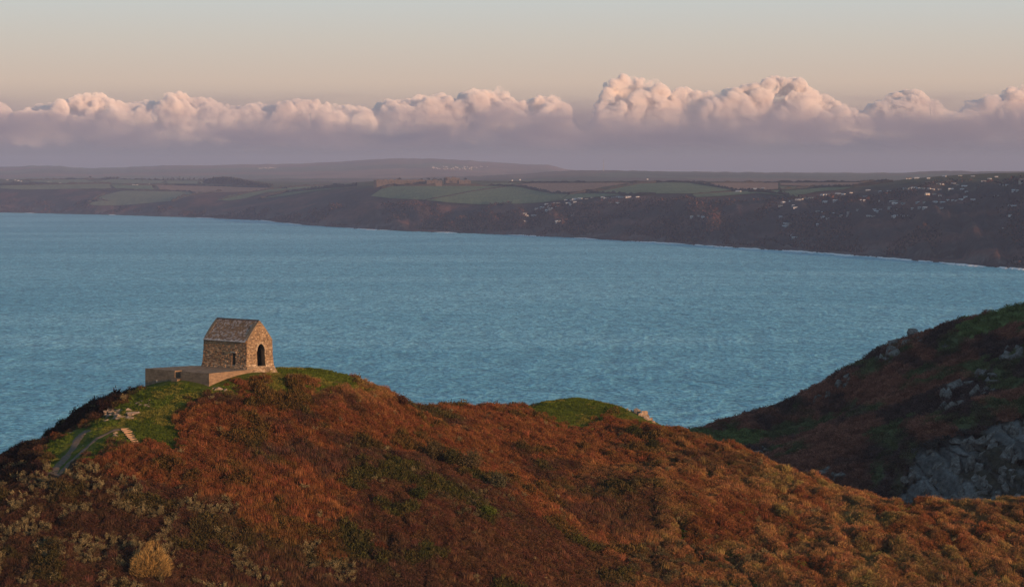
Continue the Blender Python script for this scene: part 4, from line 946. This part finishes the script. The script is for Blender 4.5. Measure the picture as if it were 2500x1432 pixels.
hedge('long hedge climbing towards the fort from the left', [(540, 488), (600, 473), (660, 463), (740, 456), (830, 453)], 6)
hedge('second hedge climbing towards the fort, below the long one', [(630, 488), (700, 471), (800, 460), (870, 454)], 8)
hedge('hedge by the left hamlet', [(300, 451.5), (400, 452), (520, 455), (640, 459), (700, 461)], 5)
hedge('top hedge of the left horizon fields', [(60, 440), (160, 437.5), (260, 438), (400, 440)], 5)
hedge('hedge between the right upper brown and grey fields', [(1905, 464), (1990, 458), (2085, 457), (2130, 451), (2180, 444)], 5)

# ------------------------------------------------------------------ trees and a wood on the left skyline
M_CROWN = leaf_mat('far_leaf', (0.045, 0.045, 0.032), 0.1); M_TRUNK = mat_noise('far_bark', [(0.3, (0.04, 0.03, 0.025)), (0.7, (0.07, 0.055, 0.045))], 0.5)
def far_tree_meshes(seed, tall):
    r = np.random.default_rng(seed); n = 380
    lob = r.normal(0, 1, (9, 3)) * np.array([0.26, 0.26, 0.16 if not tall else 0.26]) + np.array([0, 0, 0.66 if not tall else 0.6])
    b = lob[r.integers(0, 9, n)] + r.normal(0, 0.10, (n, 3)); V, Fq = kites(b, r.normal(size=(n, 3)), r.uniform(0.08, 0.18, n), r.uniform(0.06, 0.14, n), r)
    cm = mesh_np('crown', V, Fq); set_tint(cm, np.repeat(r.uniform(0.5, 1.5, n), 4)[:, None] * np.ones(3), name='shade'); cm.materials.append(M_CROWN)
    ang = np.linspace(0, 6.283, 7)[:-1]; T = np.concatenate([np.c_[np.cos(ang) * w2, np.sin(ang) * w2, np.full(6, zz)] for w2, zz in ((0.05, -0.1), (0.035, 0.35), (0.015, 0.7))])
    tm = mesh_np('trunk', T, [(i * 6 + j, i * 6 + (j + 1) % 6, i * 6 + 6 + (j + 1) % 6, i * 6 + 6 + j) for i in range(2) for j in range(6)]); tm.materials.append(M_TRUNK); return cm, tm
TREES = [far_tree_meshes(s, s % 2) for s in range(4)]
def tree(px, py, hpx, label, group, kind, wide=1.0):
    q = pickf(px, py); h = hpx / F * q.y; e = empty('field_tree', q, label, 'tree', group); cm, tm = TREES[kind]
    for nm, me in (('crown', cm), ('trunk', tm)):
        o = obj(nm, me, None, e); o.scale = (h * wide, h * wide, h); o.rotation_euler.z = random.uniform(0, 6)
ORD = ['first', 'second', 'third', 'fourth', 'fifth', 'sixth', 'seventh', 'eighth', 'ninth', 'tenth', 'eleventh', 'twelfth', 'thirteenth', 'fourteenth', 'fifteenth', 'sixteenth', 'seventeenth', 'eighteenth', 'nineteenth', 'twentieth']
def nth(k): 
    return ORD[k] if k < 20 else ('twenty ' + ORD[k - 20] if k < 29 else 'thirtieth' if k == 29 else 'thirty ' + ORD[k - 30])
for k, (px, py, h) in enumerate([(8, 455, 8), (19, 454, 6), (35, 453, 9), (57, 453, 6), (76, 452, 7)]):
    tree(px, py, h, f'round dark tree on the far left field edge, {nth(k)} from the left', 'round trees on the far left', 0 if k % 2 else 2, 1.3)
for k, (px, h) in enumerate([(347, 7), (355, 6), (366, 6), (378, 7), (399, 8), (410, 7), (418, 8), (424, 8), (438, 9), (446, 8), (463, 8), (473, 8), (490, 7), (497, 8)]):
    tree(px, 441.5, h, f'thin dark skyline tree in the left row, {nth(k)} from the left', 'row of skyline trees on the left', 1 if k % 2 else 3, 0.8)
tree(221, 437, 7, 'lone skyline tree between the left fields', None, 2, 0.8)
for k, px in enumerate((262, 270, 278, 287)): tree(px, 438, 6 + (k % 2), f'tree of the small skyline clump on the left, {nth(k)} from the left', 'small skyline clump', 0 if k % 2 else 2, 1.3)
tree(375, 463, 13, 'tall dark tree beside the left hamlet', None, 0, 0.7)
tree(488, 451, 7, 'broad dark tree below the skyline wood', None, 2, 1.6)
r_ = np.random.default_rng(8); n = 9000; pxs = r_.uniform(500, 660, n); top = np.interp(pxs, [500, 520, 545, 570, 600, 630, 660], [441, 435, 433, 435, 441, 447, 452]); bot = np.interp(pxs, [500, 560, 600, 660], [449, 451, 454, 456]); B_ = []
for a, t_, b_ in zip(pxs[:700], top, bot): 
    q = pickf(a, b_ - 0.5); B_.append((q.x, q.y, q.z, (b_ - t_) / F * q.y))
B_ = np.array(B_); idx = r_.integers(0, len(B_), n); b = B_[idx, :3] + r_.normal(0, 5, (n, 3)); b[:, 2] = B_[idx, 2] + B_[idx, 3] * r_.uniform(0, 1, n)
V, Fq = kites(b, r_.normal(size=(n, 3)), r_.uniform(3, 7, n), r_.uniform(3, 6, n), r_); me = mesh_np('woodland', V, Fq); set_tint(me, np.repeat(r_.uniform(0.5, 1.5, n), 4)[:, None] * np.ones(3), name='shade')
obj('woodland', me, M_CROWN, kind='stuff', label='dark wood on the left skyline', cat='woodland')
# thickets and scrub on the far slope, too dense to count
r_ = np.random.default_rng(18); n = 60000; pxs = r_.uniform(-40, 2540, n); us = r_.uniform(0, 1, n)
dd = shore_d(pxs) + 25 + us ** 1.2 * np.interp(pxs, [0, 400, 900, 1500, 2000, 2500], [300, 120, 330, 420, 640, 1100]); xx = (pxs - PX0) / F * dd; zz = far_h(pxs, dd, xx, dd)
cl = fbm(xx / 90, dd / 160, 303, 4); kp = cl > 0.5; xx, dd, zz, cl = xx[kp], dd[kp], zz[kp], cl[kp]; n = len(xx); b = np.c_[xx, dd, zz] + r_.normal(0, 1.5, (n, 3))
V, Fq = kites(b, r_.normal(size=(n, 3)) * [1, 1, 0.6] + [0, 0, 1], r_.uniform(2, 6, n) * (0.4 + cl), r_.uniform(2, 5, n), r_); me = mesh_np('thicket', V, Fq)
shc = np.where(r_.uniform(0, 1, (n, 1)) < 0.7, np.array([[0.6, 0.65, 0.7]]), np.array([[1.9, 1.15, 1.0]])) * r_.uniform(0.5, 1.5, (n, 1)); set_tint(me, np.repeat(shc, 4, 0), name='shade')
obj('thicket', me, leaf_mat('thicket_leaf', (0.05, 0.042, 0.038), 0.1), kind='stuff', label='dark thicket and dead bracken on the far sea slope', cat='thicket')

# ------------------------------------------------------------------ fort on the far ridge
M_FORT = mat_noise('fort_stone', [(0.3, (0.085, 0.073, 0.068)), (0.7, (0.13, 0.11, 0.10))], 0.15, 0.95); M_OPEN = mat_noise('fort_painted_shade', [(0.3, (0.03, 0.03, 0.03)), (0.7, (0.05, 0.05, 0.05))], 1)
fq = P(1000, 452, 6640); fort = empty('fort', fq, 'long low stone fort with blank ramparts on the far ridge', 'fort')
def fort_block(name, px0, px1, py0, py1, d, deep, turn=0.0, windows=0, parapet=True):
    a, b = P(px0, py1, d), P(px1, py1, d); wdt = b[0] - a[0]; hgt = (py1 - py0) / F * d
    o = obj(name, boxm(name, 0, wdt, 0, deep, -12, hgt), M_FORT, fort); o.location = Vector(a) - Vector(fq); o.rotation_euler.z = turn
    for k in range(windows):
        xw = wdt * (k + 0.5) / windows; p = obj('casemate_opening', boxm('casemate_opening', xw - 1.2, xw + 1.2, -0.25, 0.6, hgt * 0.45, hgt * 0.45 + 3.2), M_OPEN, o)  # solid dark boxes, the shade of the openings put into their colour
    if parapet:
        for k in range(int(wdt / 16)): obj('parapet', boxm('parapet', k * 16 + 1, k * 16 + 12, 0.5, 6, hgt - 0.2, hgt + random.uniform(0.8, 2.6)), M_FORT, o)
    return o
fort_block('rampart', 921, 991, 439.5, 452, 6600, 60, R(10), 9)
fort_block('flank_wall', 912, 921.5, 439.5, 452, 6604, 30, R(-35), 0, False)
fort_block('barrack_range', 992, 1042, 439.5, 451, 6660, 40, R(4), 7)
fort_block('curtain_wall', 1042, 1080, 441, 450, 6620, 30, R(12), 5)
fort_block('keep', 1088, 1123, 434, 446, 6760, 40, R(8), 5)
fort_block('gatehouse', 1120, 1150, 441, 450, 6700, 24, R(10), 3)
for k, (px, py, h) in enumerate([(975, 440, 5), (1030, 442, 6), (1048, 441, 5), (1060, 441, 6), (1075, 442, 5), (1090, 441, 5), (1138, 441, 6)]):
    q = P(px, py, 6720); e = empty('fort_tree', q, f'dark tree rising above the fort walls, {nth(k)} from the left', 'tree', 'trees on the fort')
    for nm, me in (('crown', TREES[k % 4][0]), ('trunk', TREES[k % 4][1])): o = obj(nm, me, None, e); o.scale = (9, 9, 7)

# ------------------------------------------------------------------ chalets and houses
M_WHITE = mat_noise('white_render', [(0.3, (0.56, 0.55, 0.54)), (0.7, (0.72, 0.70, 0.69))], 0.3); M_CREAM = mat_noise('cream_render', [(0.3, (0.50, 0.44, 0.38)), (0.7, (0.62, 0.55, 0.47))], 0.3); M_GREY = mat_noise('weathered_timber', [(0.3, (0.28, 0.29, 0.30)), (0.7, (0.40, 0.41, 0.42))], 0.3)
M_RW = mat_noise('pale_felt_roof', [(0.3, (0.46, 0.48, 0.50)), (0.7, (0.64, 0.66, 0.68))], 0.3); M_RD = mat_noise('dark_slate_roof', [(0.3, (0.09, 0.085, 0.09)), (0.7, (0.15, 0.14, 0.15))], 0.3); M_RB = mat_noise('green_felt_roof', [(0.3, (0.14, 0.17, 0.16)), (0.7, (0.20, 0.24, 0.22))], 0.3)
M_GLASS = mat_noise('window_glass', [(0.3, (0.03, 0.035, 0.04)), (0.7, (0.05, 0.055, 0.06))], 1, 0.15, spec=0.5)
def house_meshes(wm, rm, key):
    wv = [(-.5, -.35, -.5), (.5, -.35, -.5), (.5, .35, -.5), (-.5, .35, -.5), (-.5, -.35, .30), (.5, -.35, .30), (.5, .35, .30), (-.5, .35, .30), (-.5, 0, .47), (.5, 0, .47)]
    wme = mesh_np('chalet', wv, [(0, 1, 5, 4), (1, 2, 6, 5), (2, 3, 7, 6), (3, 0, 4, 7)]); bm = bmesh.new(); bm.from_mesh(wme); bm.verts.ensure_lookup_table(); bm.faces.new([bm.verts[i] for i in (4, 7, 8)]); bm.faces.new([bm.verts[i] for i in (5, 9, 6)]); bm.to_mesh(wme); bm.free(); wme.materials.append(wm)
    rme = mesh_np('roof', [(-.55, -.42, .285), (.55, -.42, .285), (.55, 0, .50), (-.55, 0, .50), (-.55, .42, .285), (.55, .42, .285), (-.55, -.42, .25), (.55, -.42, .25), (-.55, .42, .25), (.55, .42, .25)], [(0, 1, 2, 3), (3, 2, 5, 4), (6, 7, 1, 0), (5, 9, 8, 4)]); rme.materials.append(rm)
    gme = mesh_np('window', [(-.3, -.36, .02), (-.05, -.36, .02), (-.05, -.36, .2), (-.3, -.36, .2)], [(0, 1, 2, 3)]); gme.materials.append(M_GLASS); return wme, rme, gme
HM = [house_meshes(M_WHITE, M_RW, 0), house_meshes(M_WHITE, M_RD, 1), house_meshes(M_CREAM, M_RW, 2), house_meshes(M_GREY, M_RW, 3), house_meshes(M_GREY, M_RB, 4), house_meshes(M_WHITE, M_RW, 5)]
HN = ['white chalet with pale roof', 'white chalet with dark roof', 'cream chalet with pale roof', 'grey timber chalet with pale roof', 'grey chalet with green roof', 'white chalet with pale roof']
def R1(l): return [(1900 + a / 4.167, 410 + b / 4.167) for a, b in l]
def R2(l): return [(1250 + a / 3.571, 420 + b / 3.571) for a, b in l]
CLUSTERS = [
    ('in the left slope cluster', 'chalets of the left cluster', R2([(105, 360), (125, 375), (170, 375), (195, 378), (215, 315), (265, 308), (310, 332), (345, 315), (300, 275), (325, 295), (360, 270), (398, 270), (395, 295), (490, 270), (520, 275), (550, 258), (525, 372), (400, 430)])),
    ('in the field edge row', 'chalets along the field edge', R2([(470, 240), (520, 238), (545, 235), (595, 230), (650, 228), (700, 218), (790, 215), (815, 225), (830, 222), (885, 215), (920, 210), (945, 215), (965, 215), (1015, 215), (855, 265), (920, 267), (1095, 212)])),
    ('in the farm between fields', 'farm between the fields', R2([(1950, 175), (1975, 170), (2015, 160), (2065, 158), (2125, 148), (2150, 145), (2190, 142)])),
    ('on the dark middle slope', 'lone chalets on the middle slope', R2([(1570, 387), (1625, 378), (1670, 388)]) + R1([(25, 382), (50, 350), (155, 378), (175, 398), (25, 490), (70, 565), (110, 565), (60, 590), (165, 708), (130, 680), (410, 572)])),
    ('in the diagonal row', 'chalets in the diagonal row', R1([(130, 330), (200, 320), (230, 314), (270, 310), (300, 305), (345, 298), (450, 272), (480, 268), (520, 265), (610, 262), (660, 265), (740, 248), (480, 345), (580, 330)])),
    ('low on the right slope', 'chalets low on the right slope', R1([(400, 437), (455, 445), (560, 455), (725, 448), (640, 482), (710, 478), (505, 508), (455, 495), (810, 420), (975, 420), (1040, 415), (960, 485), (915, 482), (1165, 486), (1195, 485), (1250, 482), (1300, 480), (1220, 415), (990, 440)])),
    ('on the mid right slope', 'chalets on the mid right slope', R1([(860, 330), (885, 285), (1030, 330), (1150, 335), (1190, 335), (1185, 360), (1275, 358), (1140, 398), (1370, 408), (1445, 400), (1495, 403), (1420, 345), (1490, 342), (1595, 345), (1670, 345), (1725, 325), (1780, 322), (1815, 322), (1860, 318), (1905, 290), (1980, 322), (1650, 405)])),
    ('high on the right slope', 'chalets high on the right slope', R1([(915, 222), (1035, 235), (1130, 230), (1290, 210), (1315, 210), (1340, 208), (1360, 205), (1380, 200), (1400, 206), (1420, 205), (1445, 207), (1470, 208), (1535, 205), (1575, 212), (1640, 212), (1755, 215), (1870, 215), (1915, 235), (1515, 262), (1590, 262), (1645, 272), (1630, 160), (1665, 165), (1825, 168), (1895, 185), (1785, 155)])),
    ('near the right edge', 'chalets near the right edge', R1([(2090, 132), (2245, 165), (2300, 170), (2330, 168), (2400, 225), (2440, 225), (2220, 280), (2360, 385), (2400, 388), (2365, 478), (2290, 610)])),
    ('on the right skyline', 'houses on the right skyline', R1([(1330, 104), (1410, 101), (1525, 102), (1690, 82), (1850, 74), (1980, 80), (2150, 105), (2220, 86)])),
    ('in the left hamlet', 'left hamlet', [(302, 449), (312, 449), (326, 450.5), (334, 450), (340, 449), (347, 447.5), (354, 449.5), (363, 447), (368, 449.5), (374, 449), (382, 448.5)]),
    ('along the left lane', 'houses along the left lane', [(18, 438), (37, 438), (44, 439.5), (51, 441), (118, 443), (124, 442.5), (100, 449), (131, 447), (146, 446), (167, 446), (176, 446)])]
hr = random.Random(3)
for place, grp, spots in CLUSTERS:
    spots = sorted(spots); 
    for k, (px, py) in enumerate(spots):
        q = pickf(px, py + 2.0); kind = hr.choice([0, 1, 2, 3, 4, 5, 3, 3, 4]); wp = hr.uniform(7.5, 13.0) / F * q.y
        if 'left' in grp and ('hamlet' in grp or 'lane' in grp): kind = hr.choice([0, 2]); wp = hr.uniform(4.0, 6.5) / F * q.y
        wme, rme, gme = HM[kind]; o = obj('chalet', wme, None, label=f'{HN[kind]}, {nth(k)} from left {place}', cat='chalet', group=grp)
        sc3 = (wp, wp * 0.8, wp * hr.uniform(0.5, 0.75)); o.location = q; o.scale = sc3; o.rotation_euler.z = hr.uniform(-0.9, 0.9)
        obj('roof', rme, None, o); obj('window', gme, None, o)
q = pickf(2497, 446); o = obj('house', HM[2][0], None, label='tall sunlit house among trees at the right edge skyline', cat='house'); o.location = q; o.scale = (13, 10, 14); obj('roof', HM[1][1], None, o); obj('window', HM[1][2], None, o)
# small white huts in one row, low on the left cluster
for k in range(4):
    q = pickf(1278 + k * 3.2, 540.5); o = obj('beach_hut', HM[0][0], None, label=f'tiny white hut in the row of four below the left chalets, {nth(k)} from the left', cat='hut', group='row of four white huts'); o.location = q; o.scale = (2.6, 3, 4); obj('roof', HM[0][1], None, o)
# villages on the far hills, specks of pale walls
def hillpt(px, py, d): return Vector(P(px, py, d))
vr = random.Random(9); sp = [(vr.uniform(1055, 1190), vr.uniform(406, 413.5)) for _ in range(55)] + [(vr.uniform(632, 672), vr.uniform(408.5, 411.5)) for _ in range(16)]
for px, py in sp:
    t = max(0.05, min(0.97, ((446 - py) / (446 - 390)) ** 1.25)); d = 15000 + 7000 * t - 350; q = hillpt(px, py, d)
    o = obj('village_house', HM[2][0], None, label='pale speck of a village house on the far hills', cat='house', group='villages on the far hills'); o.location = q; s = vr.uniform(1.2, 2.2) / F * d; o.scale = (s, s, s * 0.9); o.rotation_euler.z = vr.uniform(0.2, 0.9); obj('roof', HM[0][1], None, o)
# television mast, engine house
me = bmesh.new()
for k in range(12):
    bmesh.ops.create_cone(me, cap_ends=True, segments=4, radius1=2.2 - k * 0.13, radius2=2.05 - k * 0.13, depth=6.2, matrix=__import__('mathutils').Matrix.Translation((0, 0, k * 5.6)))
mo = obj('radio_mast', bm_mesh('radio_mast', me), M_GREY, label='thin pale radio mast on the far ridge at the centre right', cat='mast'); mo.location = P(1473.5, 417.5, 13200)
for k, (px, py) in enumerate([(1567, 443.5), (1581, 437.5), (1270, 438.8), (1251, 440.5)]):
    d = 9400; q = hillpt(px, py, d); o = obj('farmhouse', HM[0][0], None, label=f'bright white farmhouse beyond the field crest, {nth(k)} of four from the right' if 0 else ['bright white farmhouse just above the top hedge at centre right', 'white farmhouse on the hill beyond the top hedge', 'white farmhouse on the crest right of the fort', 'small white barn on the crest right of the fort'][k], cat='house', group='white farmhouses beyond the crest'); o.location = q; o.scale = (3.4 / F * d, 2.6 / F * d, 3.0 / F * d); obj('roof', HM[0][1], None, o)

# ------------------------------------------------------------------ surf and skerries along the shore
M_FOAM = mat_noise('sea_foam', [(0.35, (0.66, 0.72, 0.75)), (0.65, (0.88, 0.90, 0.92))], 0.05, 0.8)
fr = np.random.default_rng(4)
def surf(px0, px1, wmin, wmax):
    px = np.linspace(px0, px1, max(12, int((px1 - px0) / 2))); d = shore_d(px) - 4; t = np.linspace(0, 1, len(px)); env = np.sin(np.pi * t) ** 0.6
    w1 = env * (wmin + (wmax - wmin) * fbm(px / 6, px * 0, int(px0), 3)); off = (fbm(px / 12, px * 0 + 5, 9, 3) - 0.4) * 50
    G = []
    for e, hh in ((0, 0.2), (0.35, 1.6), (0.7, 0.7), (1.0, 0.05)):
        dd_ = d - off - w1 * e; G.append(np.stack([(px - PX0) / F * dd_, dd_, np.full_like(px, hh) * env + 0.03], -1))
    G = np.array(G); obj('surf', mesh_np('surf', G.reshape(-1, 3), grid_faces(4, len(px)), True), M_FOAM, kind='stuff', label='white surf breaking along the far shore', cat='surf')
for a in [(60, 85, 20, 70), (260, 285, 30, 90), (470, 530, 10, 40), (620, 680, 20, 80), (690, 740, 20, 70), (840, 960, 15, 60), (1060, 1120, 15, 50), (1240, 1330, 15, 50), (1400, 1460, 20, 60), (1540, 1680, 25, 80), (1690, 1720, 20, 50), (1720, 1800, 25, 80), (1800, 1880, 20, 60), (1890, 2020, 25, 70), (2010, 2100, 35, 90), (2100, 2290, 20, 55), (2290, 2410, 35, 90), (2400, 2560, 30, 70)]: surf(*a)
sk = []
for k, (px, py, wpx, lab) in enumerate([(1760, 602.5, 34, 'low dark rock awash off the far shore with surf behind it'), (1965, 617, 12, 'small dark rock in the surf at centre right'), (2308, 643.5, 14, 'small dark rock in the surf near the right end of the shore'), (1425, 582.5, 12, 'small dark rock off the shore at the centre'), (672, 541.5, 14, 'dark reef off the left point')]):
    d = D0(py); q = Vector(((px - PX0) / F * d, d, 0)); e = empty('skerry', q, lab, 'rock')
    for j in range(4):
        o = obj('rock', HULLC[(k + j) % 8], None, e); s = wpx / F * d; o.location = ((j - 1.5) * s * 0.24, random.uniform(-4, 4), 0); o.scale = (s * 0.24, s * 0.3, s * random.uniform(0.06, 0.13))

# ------------------------------------------------------------------ clouds: a bank of cumulus far beyond the hills
CD = 46000.0
ctop = np.array([(-120, 262), (-50, 268), (0, 250), (20, 265), (60, 285), (80, 262), (110, 262), (150, 250), (180, 228), (230, 226), (270, 240), (330, 255), (400, 245), (410, 225), (440, 217), (455, 235), (475, 245), (510, 237), (520, 250), (560, 255), (620, 248), (660, 262),
                 (700, 248), (770, 240), (800, 248), (830, 258), (900, 262), (930, 258), (960, 245), (1010, 240), (1060, 228), (1085, 230), (1100, 245), (1130, 228), (1160, 213), (1200, 222), (1225, 213), (1235, 240), (1290, 240), (1340, 232), (1385, 230), (1396, 262), (1408, 318), (1432, 330),
                 (1446, 285), (1458, 250), (1472, 222), (1490, 195), (1520, 180), (1560, 188), (1600, 200), (1620, 215), (1640, 222), (1680, 218), (1700, 225), (1730, 222), (1760, 222), (1800, 205), (1850, 200), (1900, 186), (1950, 195), (2000, 225), (2030, 250), (2090, 265), (2110, 275), (2130, 255),
                 (2170, 235), (2220, 222), (2260, 238), (2275, 258), (2320, 268), (2350, 262), (2370, 240), (2400, 222), (2440, 224), (2480, 208), (2510, 215), (2560, 230), (2640, 250)])
def cloud_top(px): return np.interp(px, ctop[:, 0], ctop[:, 1])
ico = bmesh.new(); bmesh.ops.create_icosphere(ico, subdivisions=2, radius=1.0)
IV = np.array([v.co[:] for v in ico.verts]); IF = np.array([[v.index for v in f.verts] for f in ico.faces]); ico.free()
def puffs(rs, spans):
    """spheres under the cloud tops: broad masses inside, a few heads of every size along the crest"""
    L = []
    for lo, hi, base in spans:
        px = lo
        while px < hi:
            t = float(cloud_top(px)); hgt = base - t; r = min(rs.choice([6, 9, 13, 18, 26]) * rs.uniform(0.8, 1.2), hgt * 0.42)
            L.append((px, t + r + rs.uniform(0, 3), r, rs.uniform(-30, 20))); px += r * rs.uniform(0.5, 1.0)
        for px in np.arange(lo, hi, 11.0):
            t = float(cloud_top(px)); hgt = base - t
            for k in range(2):
                r = min(rs.uniform(16, 46), hgt * 0.47); u = rs.uniform(0.0, 1.0)
                L.append((px + rs.uniform(-12, 12), t + r * 1.12 + u * max(hgt - 2 * r, 0), r, rs.uniform(-70, 50)))
            if rs.uniform() < 0.45:
                r = rs.uniform(7, 16); L.append((px, t + hgt * rs.uniform(0.2, 0.7), r, -rs.uniform(30, 75)))
    O = []
    for px, py, r, dz in L:      # keep every mass under the outline, so that gaps stay open
        while r > 5 and max(float(cloud_top(px - r * 0.85)), float(cloud_top(px + r * 0.85))) > py + r * 0.35: r *= 0.8
        O.append((px, py, r, dz))
    return O
def cloud_mesh(name, L, d, voxel, amp):
    k = d / F; V = []; Fc = []; o = 0
    for px, py, r, dz in L:
        q = P(px, py, d) + np.array([0, dz * k, 0])
        V.append(IV * (r * k) + q); Fc.append(IF + o); o += len(IV)
    me = mesh_np(name, np.concatenate(V), np.concatenate(Fc))
    ob = bpy.data.objects.new(name, me); COL.objects.link(ob)
    md = ob.modifiers.new('union', 'REMESH'); md.mode = 'VOXEL'; md.voxel_size = voxel
    dg = bpy.context.evaluated_depsgraph_get(); ev = ob.evaluated_get(dg)
    m2 = bpy.data.meshes.new_from_object(ev); bpy.data.objects.remove(ob); bpy.data.meshes.remove(me)
    n = len(m2.vertices); co = np.empty(n * 3, np.float32); m2.vertices.foreach_get('co', co); co = co.reshape(-1, 3).astype(float)
    no = np.empty(n * 3, np.float32); m2.vertices.foreach_get('normal', no); no = no.reshape(-1, 3)
    def n3(s, seed): return (fbm(co[:, 0] / s + co[:, 1] / s * 0.7, co[:, 2] / s - co[:, 1] / s * 0.6, seed, 2))
    def bil(s, seed):
        f, c = cells(co[:, 0] / s + co[:, 1] / s * 0.45, co[:, 2] / s - co[:, 1] / s * 0.4, seed); return 1 - f
    h = amp * (1.0 * (bil(300, 1) - 0.5) + 0.55 * (bil(140, 5) - 0.5) + 0.3 * (bil(70, 9) - 0.5) + 1.2 * (n3(420, 3) - 0.5))
    co = co + no * h[:, None]
    m2.vertices.foreach_set('co', co.astype(np.float32).ravel()); m2.polygons.foreach_set('use_smooth', np.ones(len(m2.polygons), bool)); m2.update()
    return m2
def cloud_mat():
    m = bpy.data.materials.new('cloud_vapour'); m.use_nodes = True; nt = m.node_tree; nt.nodes.clear()
    o = N(nt, 'ShaderNodeOutputMaterial')
    v = N(nt, 'ShaderNodeVolumePrincipled'); v.inputs['Color'].default_value = (1.0, 0.972, 0.955, 1); v.inputs['Anisotropy'].default_value = -0.4
    nt.links.new(v.outputs[0], o.inputs['Volume'])
    g = N(nt, 'ShaderNodeNewGeometry'); pos = g.outputs['Position']
    n1 = noise(nt, 1 / 340, 9, 0.68, pos, 0.5)
    n0 = noise(nt, 1 / 1500, 3, 0.5, pos, 0.3)
    sp = N(nt, 'ShaderNodeSeparateXYZ'); nt.links.new(pos, sp.inputs[0])
    zz = N(nt, 'ShaderNodeMath', operation='MULTIPLY_ADD'); zz.inputs[1].default_value = 1100.0; nt.links.new(n0.outputs[0], zz.inputs[0]); nt.links.new(sp.outputs['Z'], zz.inputs[2])
    zr = N(nt, 'ShaderNodeMapRange'); zr.inputs['From Min'].default_value = 1000; zr.inputs['From Max'].default_value = 1950
    nt.links.new(zz.outputs[0], zr.inputs['Value'])
    pw = N(nt, 'ShaderNodeMath', operation='POWER'); pw.inputs[1].default_value = 3.5; nt.links.new(zr.outputs[0], pw.inputs[0])
    er = N(nt, 'ShaderNodeMapRange'); er.inputs['From Min'].default_value = 0.43; er.inputs['From Max'].default_value = 0.56
    nt.links.new(n1.outputs[0], er.inputs['Value'])
    mm = N(nt, 'ShaderNodeMath', operation='MULTIPLY'); nt.links.new(er.outputs[0], mm.inputs[0]); nt.links.new(pw.outputs[0], mm.inputs[1])
    m2 = N(nt, 'ShaderNodeMath', operation='MULTIPLY'); nt.links.new(mm.outputs[0], m2.inputs[0]); m2.inputs[1].default_value = 1 / 40
    nt.links.new(m2.outputs[0], v.inputs['Density'])
    return m
me = cloud_mesh('clouds', puffs(np.random.default_rng(3), [(-90, 2620, 356)]), CD, 38.0, 110.0)
obj('clouds', me, cloud_mat(), kind='stuff', label='long bank of pink lit cumulus clouds above the far hills', cat='clouds')
def stratus():
    """a low grey sheet of stratus nearer than the cumulus, thin and torn"""
    m = bpy.data.materials.new('shade_grey_stratus'); m.use_nodes = True; nt = m.node_tree; nt.nodes.clear()
    o = N(nt, 'ShaderNodeOutputMaterial'); v = N(nt, 'ShaderNodeVolumePrincipled'); v.inputs['Color'].default_value = (0.58, 0.58, 0.68, 1)  # grey colour puts shade into the vapour over the cumulus bases
    nt.links.new(v.outputs[0], o.inputs['Volume']); g = N(nt, 'ShaderNodeNewGeometry'); mp = N(nt, 'ShaderNodeMapping'); mp.inputs['Scale'].default_value = (1 / 1500, 1 / 1500, 1 / 420)
    nt.links.new(g.outputs['Position'], mp.inputs['Vector']); n = noise(nt, 1.0, 8, 0.62, mp.outputs[0], 0.6)
    er = N(nt, 'ShaderNodeMapRange'); er.inputs['From Min'].default_value = 0.44; er.inputs['From Max'].default_value = 0.60; nt.links.new(n.outputs[0], er.inputs['Value'])
    sp = N(nt, 'ShaderNodeSeparateXYZ'); nt.links.new(g.outputs['Position'], sp.inputs[0])
    a = rampn(nt, (lambda q: (setattr(q.inputs['From Min'], 'default_value', 500.0), setattr(q.inputs['From Max'], 'default_value', 1480.0), nt.links.new(sp.outputs['Z'], q.inputs['Value']), q.outputs[0])[-1])(N(nt, 'ShaderNodeMapRange')), [(0.0, (0, 0, 0)), (0.30, (1, 1, 1)), (0.5, (0.7, 0.7, 0.7)), (0.75, (0.25, 0.25, 0.25)), (1.0, (0, 0, 0))])
    mm = N(nt, 'ShaderNodeMath', operation='MULTIPLY'); nt.links.new(er.outputs[0], mm.inputs[0]); nt.links.new(a.outputs[0], mm.inputs[1])
    m2 = N(nt, 'ShaderNodeMath', operation='MULTIPLY'); nt.links.new(mm.outputs[0], m2.inputs[0]); m2.inputs[1].default_value = 1 / 650; nt.links.new(m2.outputs[0], v.inputs['Density'])
    bm = bmesh.new(); bmesh.ops.create_cube(bm, size=1.0)
    for q in bm.verts: q.co = Vector((q.co.x * 24000, 39500 + q.co.y * 3000, 500 + (q.co.z + 0.5) * 980))
    obj('stratus', bm_mesh('stratus', bm), m, kind='stuff', label='thin grey mauve stratus under the cumulus bank', cat='clouds')
stratus()

# ------------------------------------------------------------------ haze: the air over sea and land
def haze():
    m = bpy.data.materials.new('air'); m.use_nodes = True; nt = m.node_tree; nt.nodes.clear()
    o = N(nt, 'ShaderNodeOutputMaterial'); v = N(nt, 'ShaderNodeVolumePrincipled')
    v.inputs['Density'].default_value = HAZE; v.inputs['Color'].default_value = (0.60, 0.68, 0.97, 1); v.inputs['Anisotropy'].default_value = 0.0
    nt.links.new(v.outputs[0], o.inputs['Volume'])
    bm = bmesh.new(); bmesh.ops.create_cube(bm, size=1.0)
    for q in bm.verts: q.co = Vector((q.co.x * 24000, (q.co.y + 0.5) * 27000 - 400 * (0.5 - q.co.y), -1.5 + (q.co.z + 0.5) * 341.5))
    obj('haze', bm_mesh('haze', bm), m, kind='stuff', label='thin lilac haze lying over the bay and coast', cat='haze')
HAZE = 4.3e-5
haze()
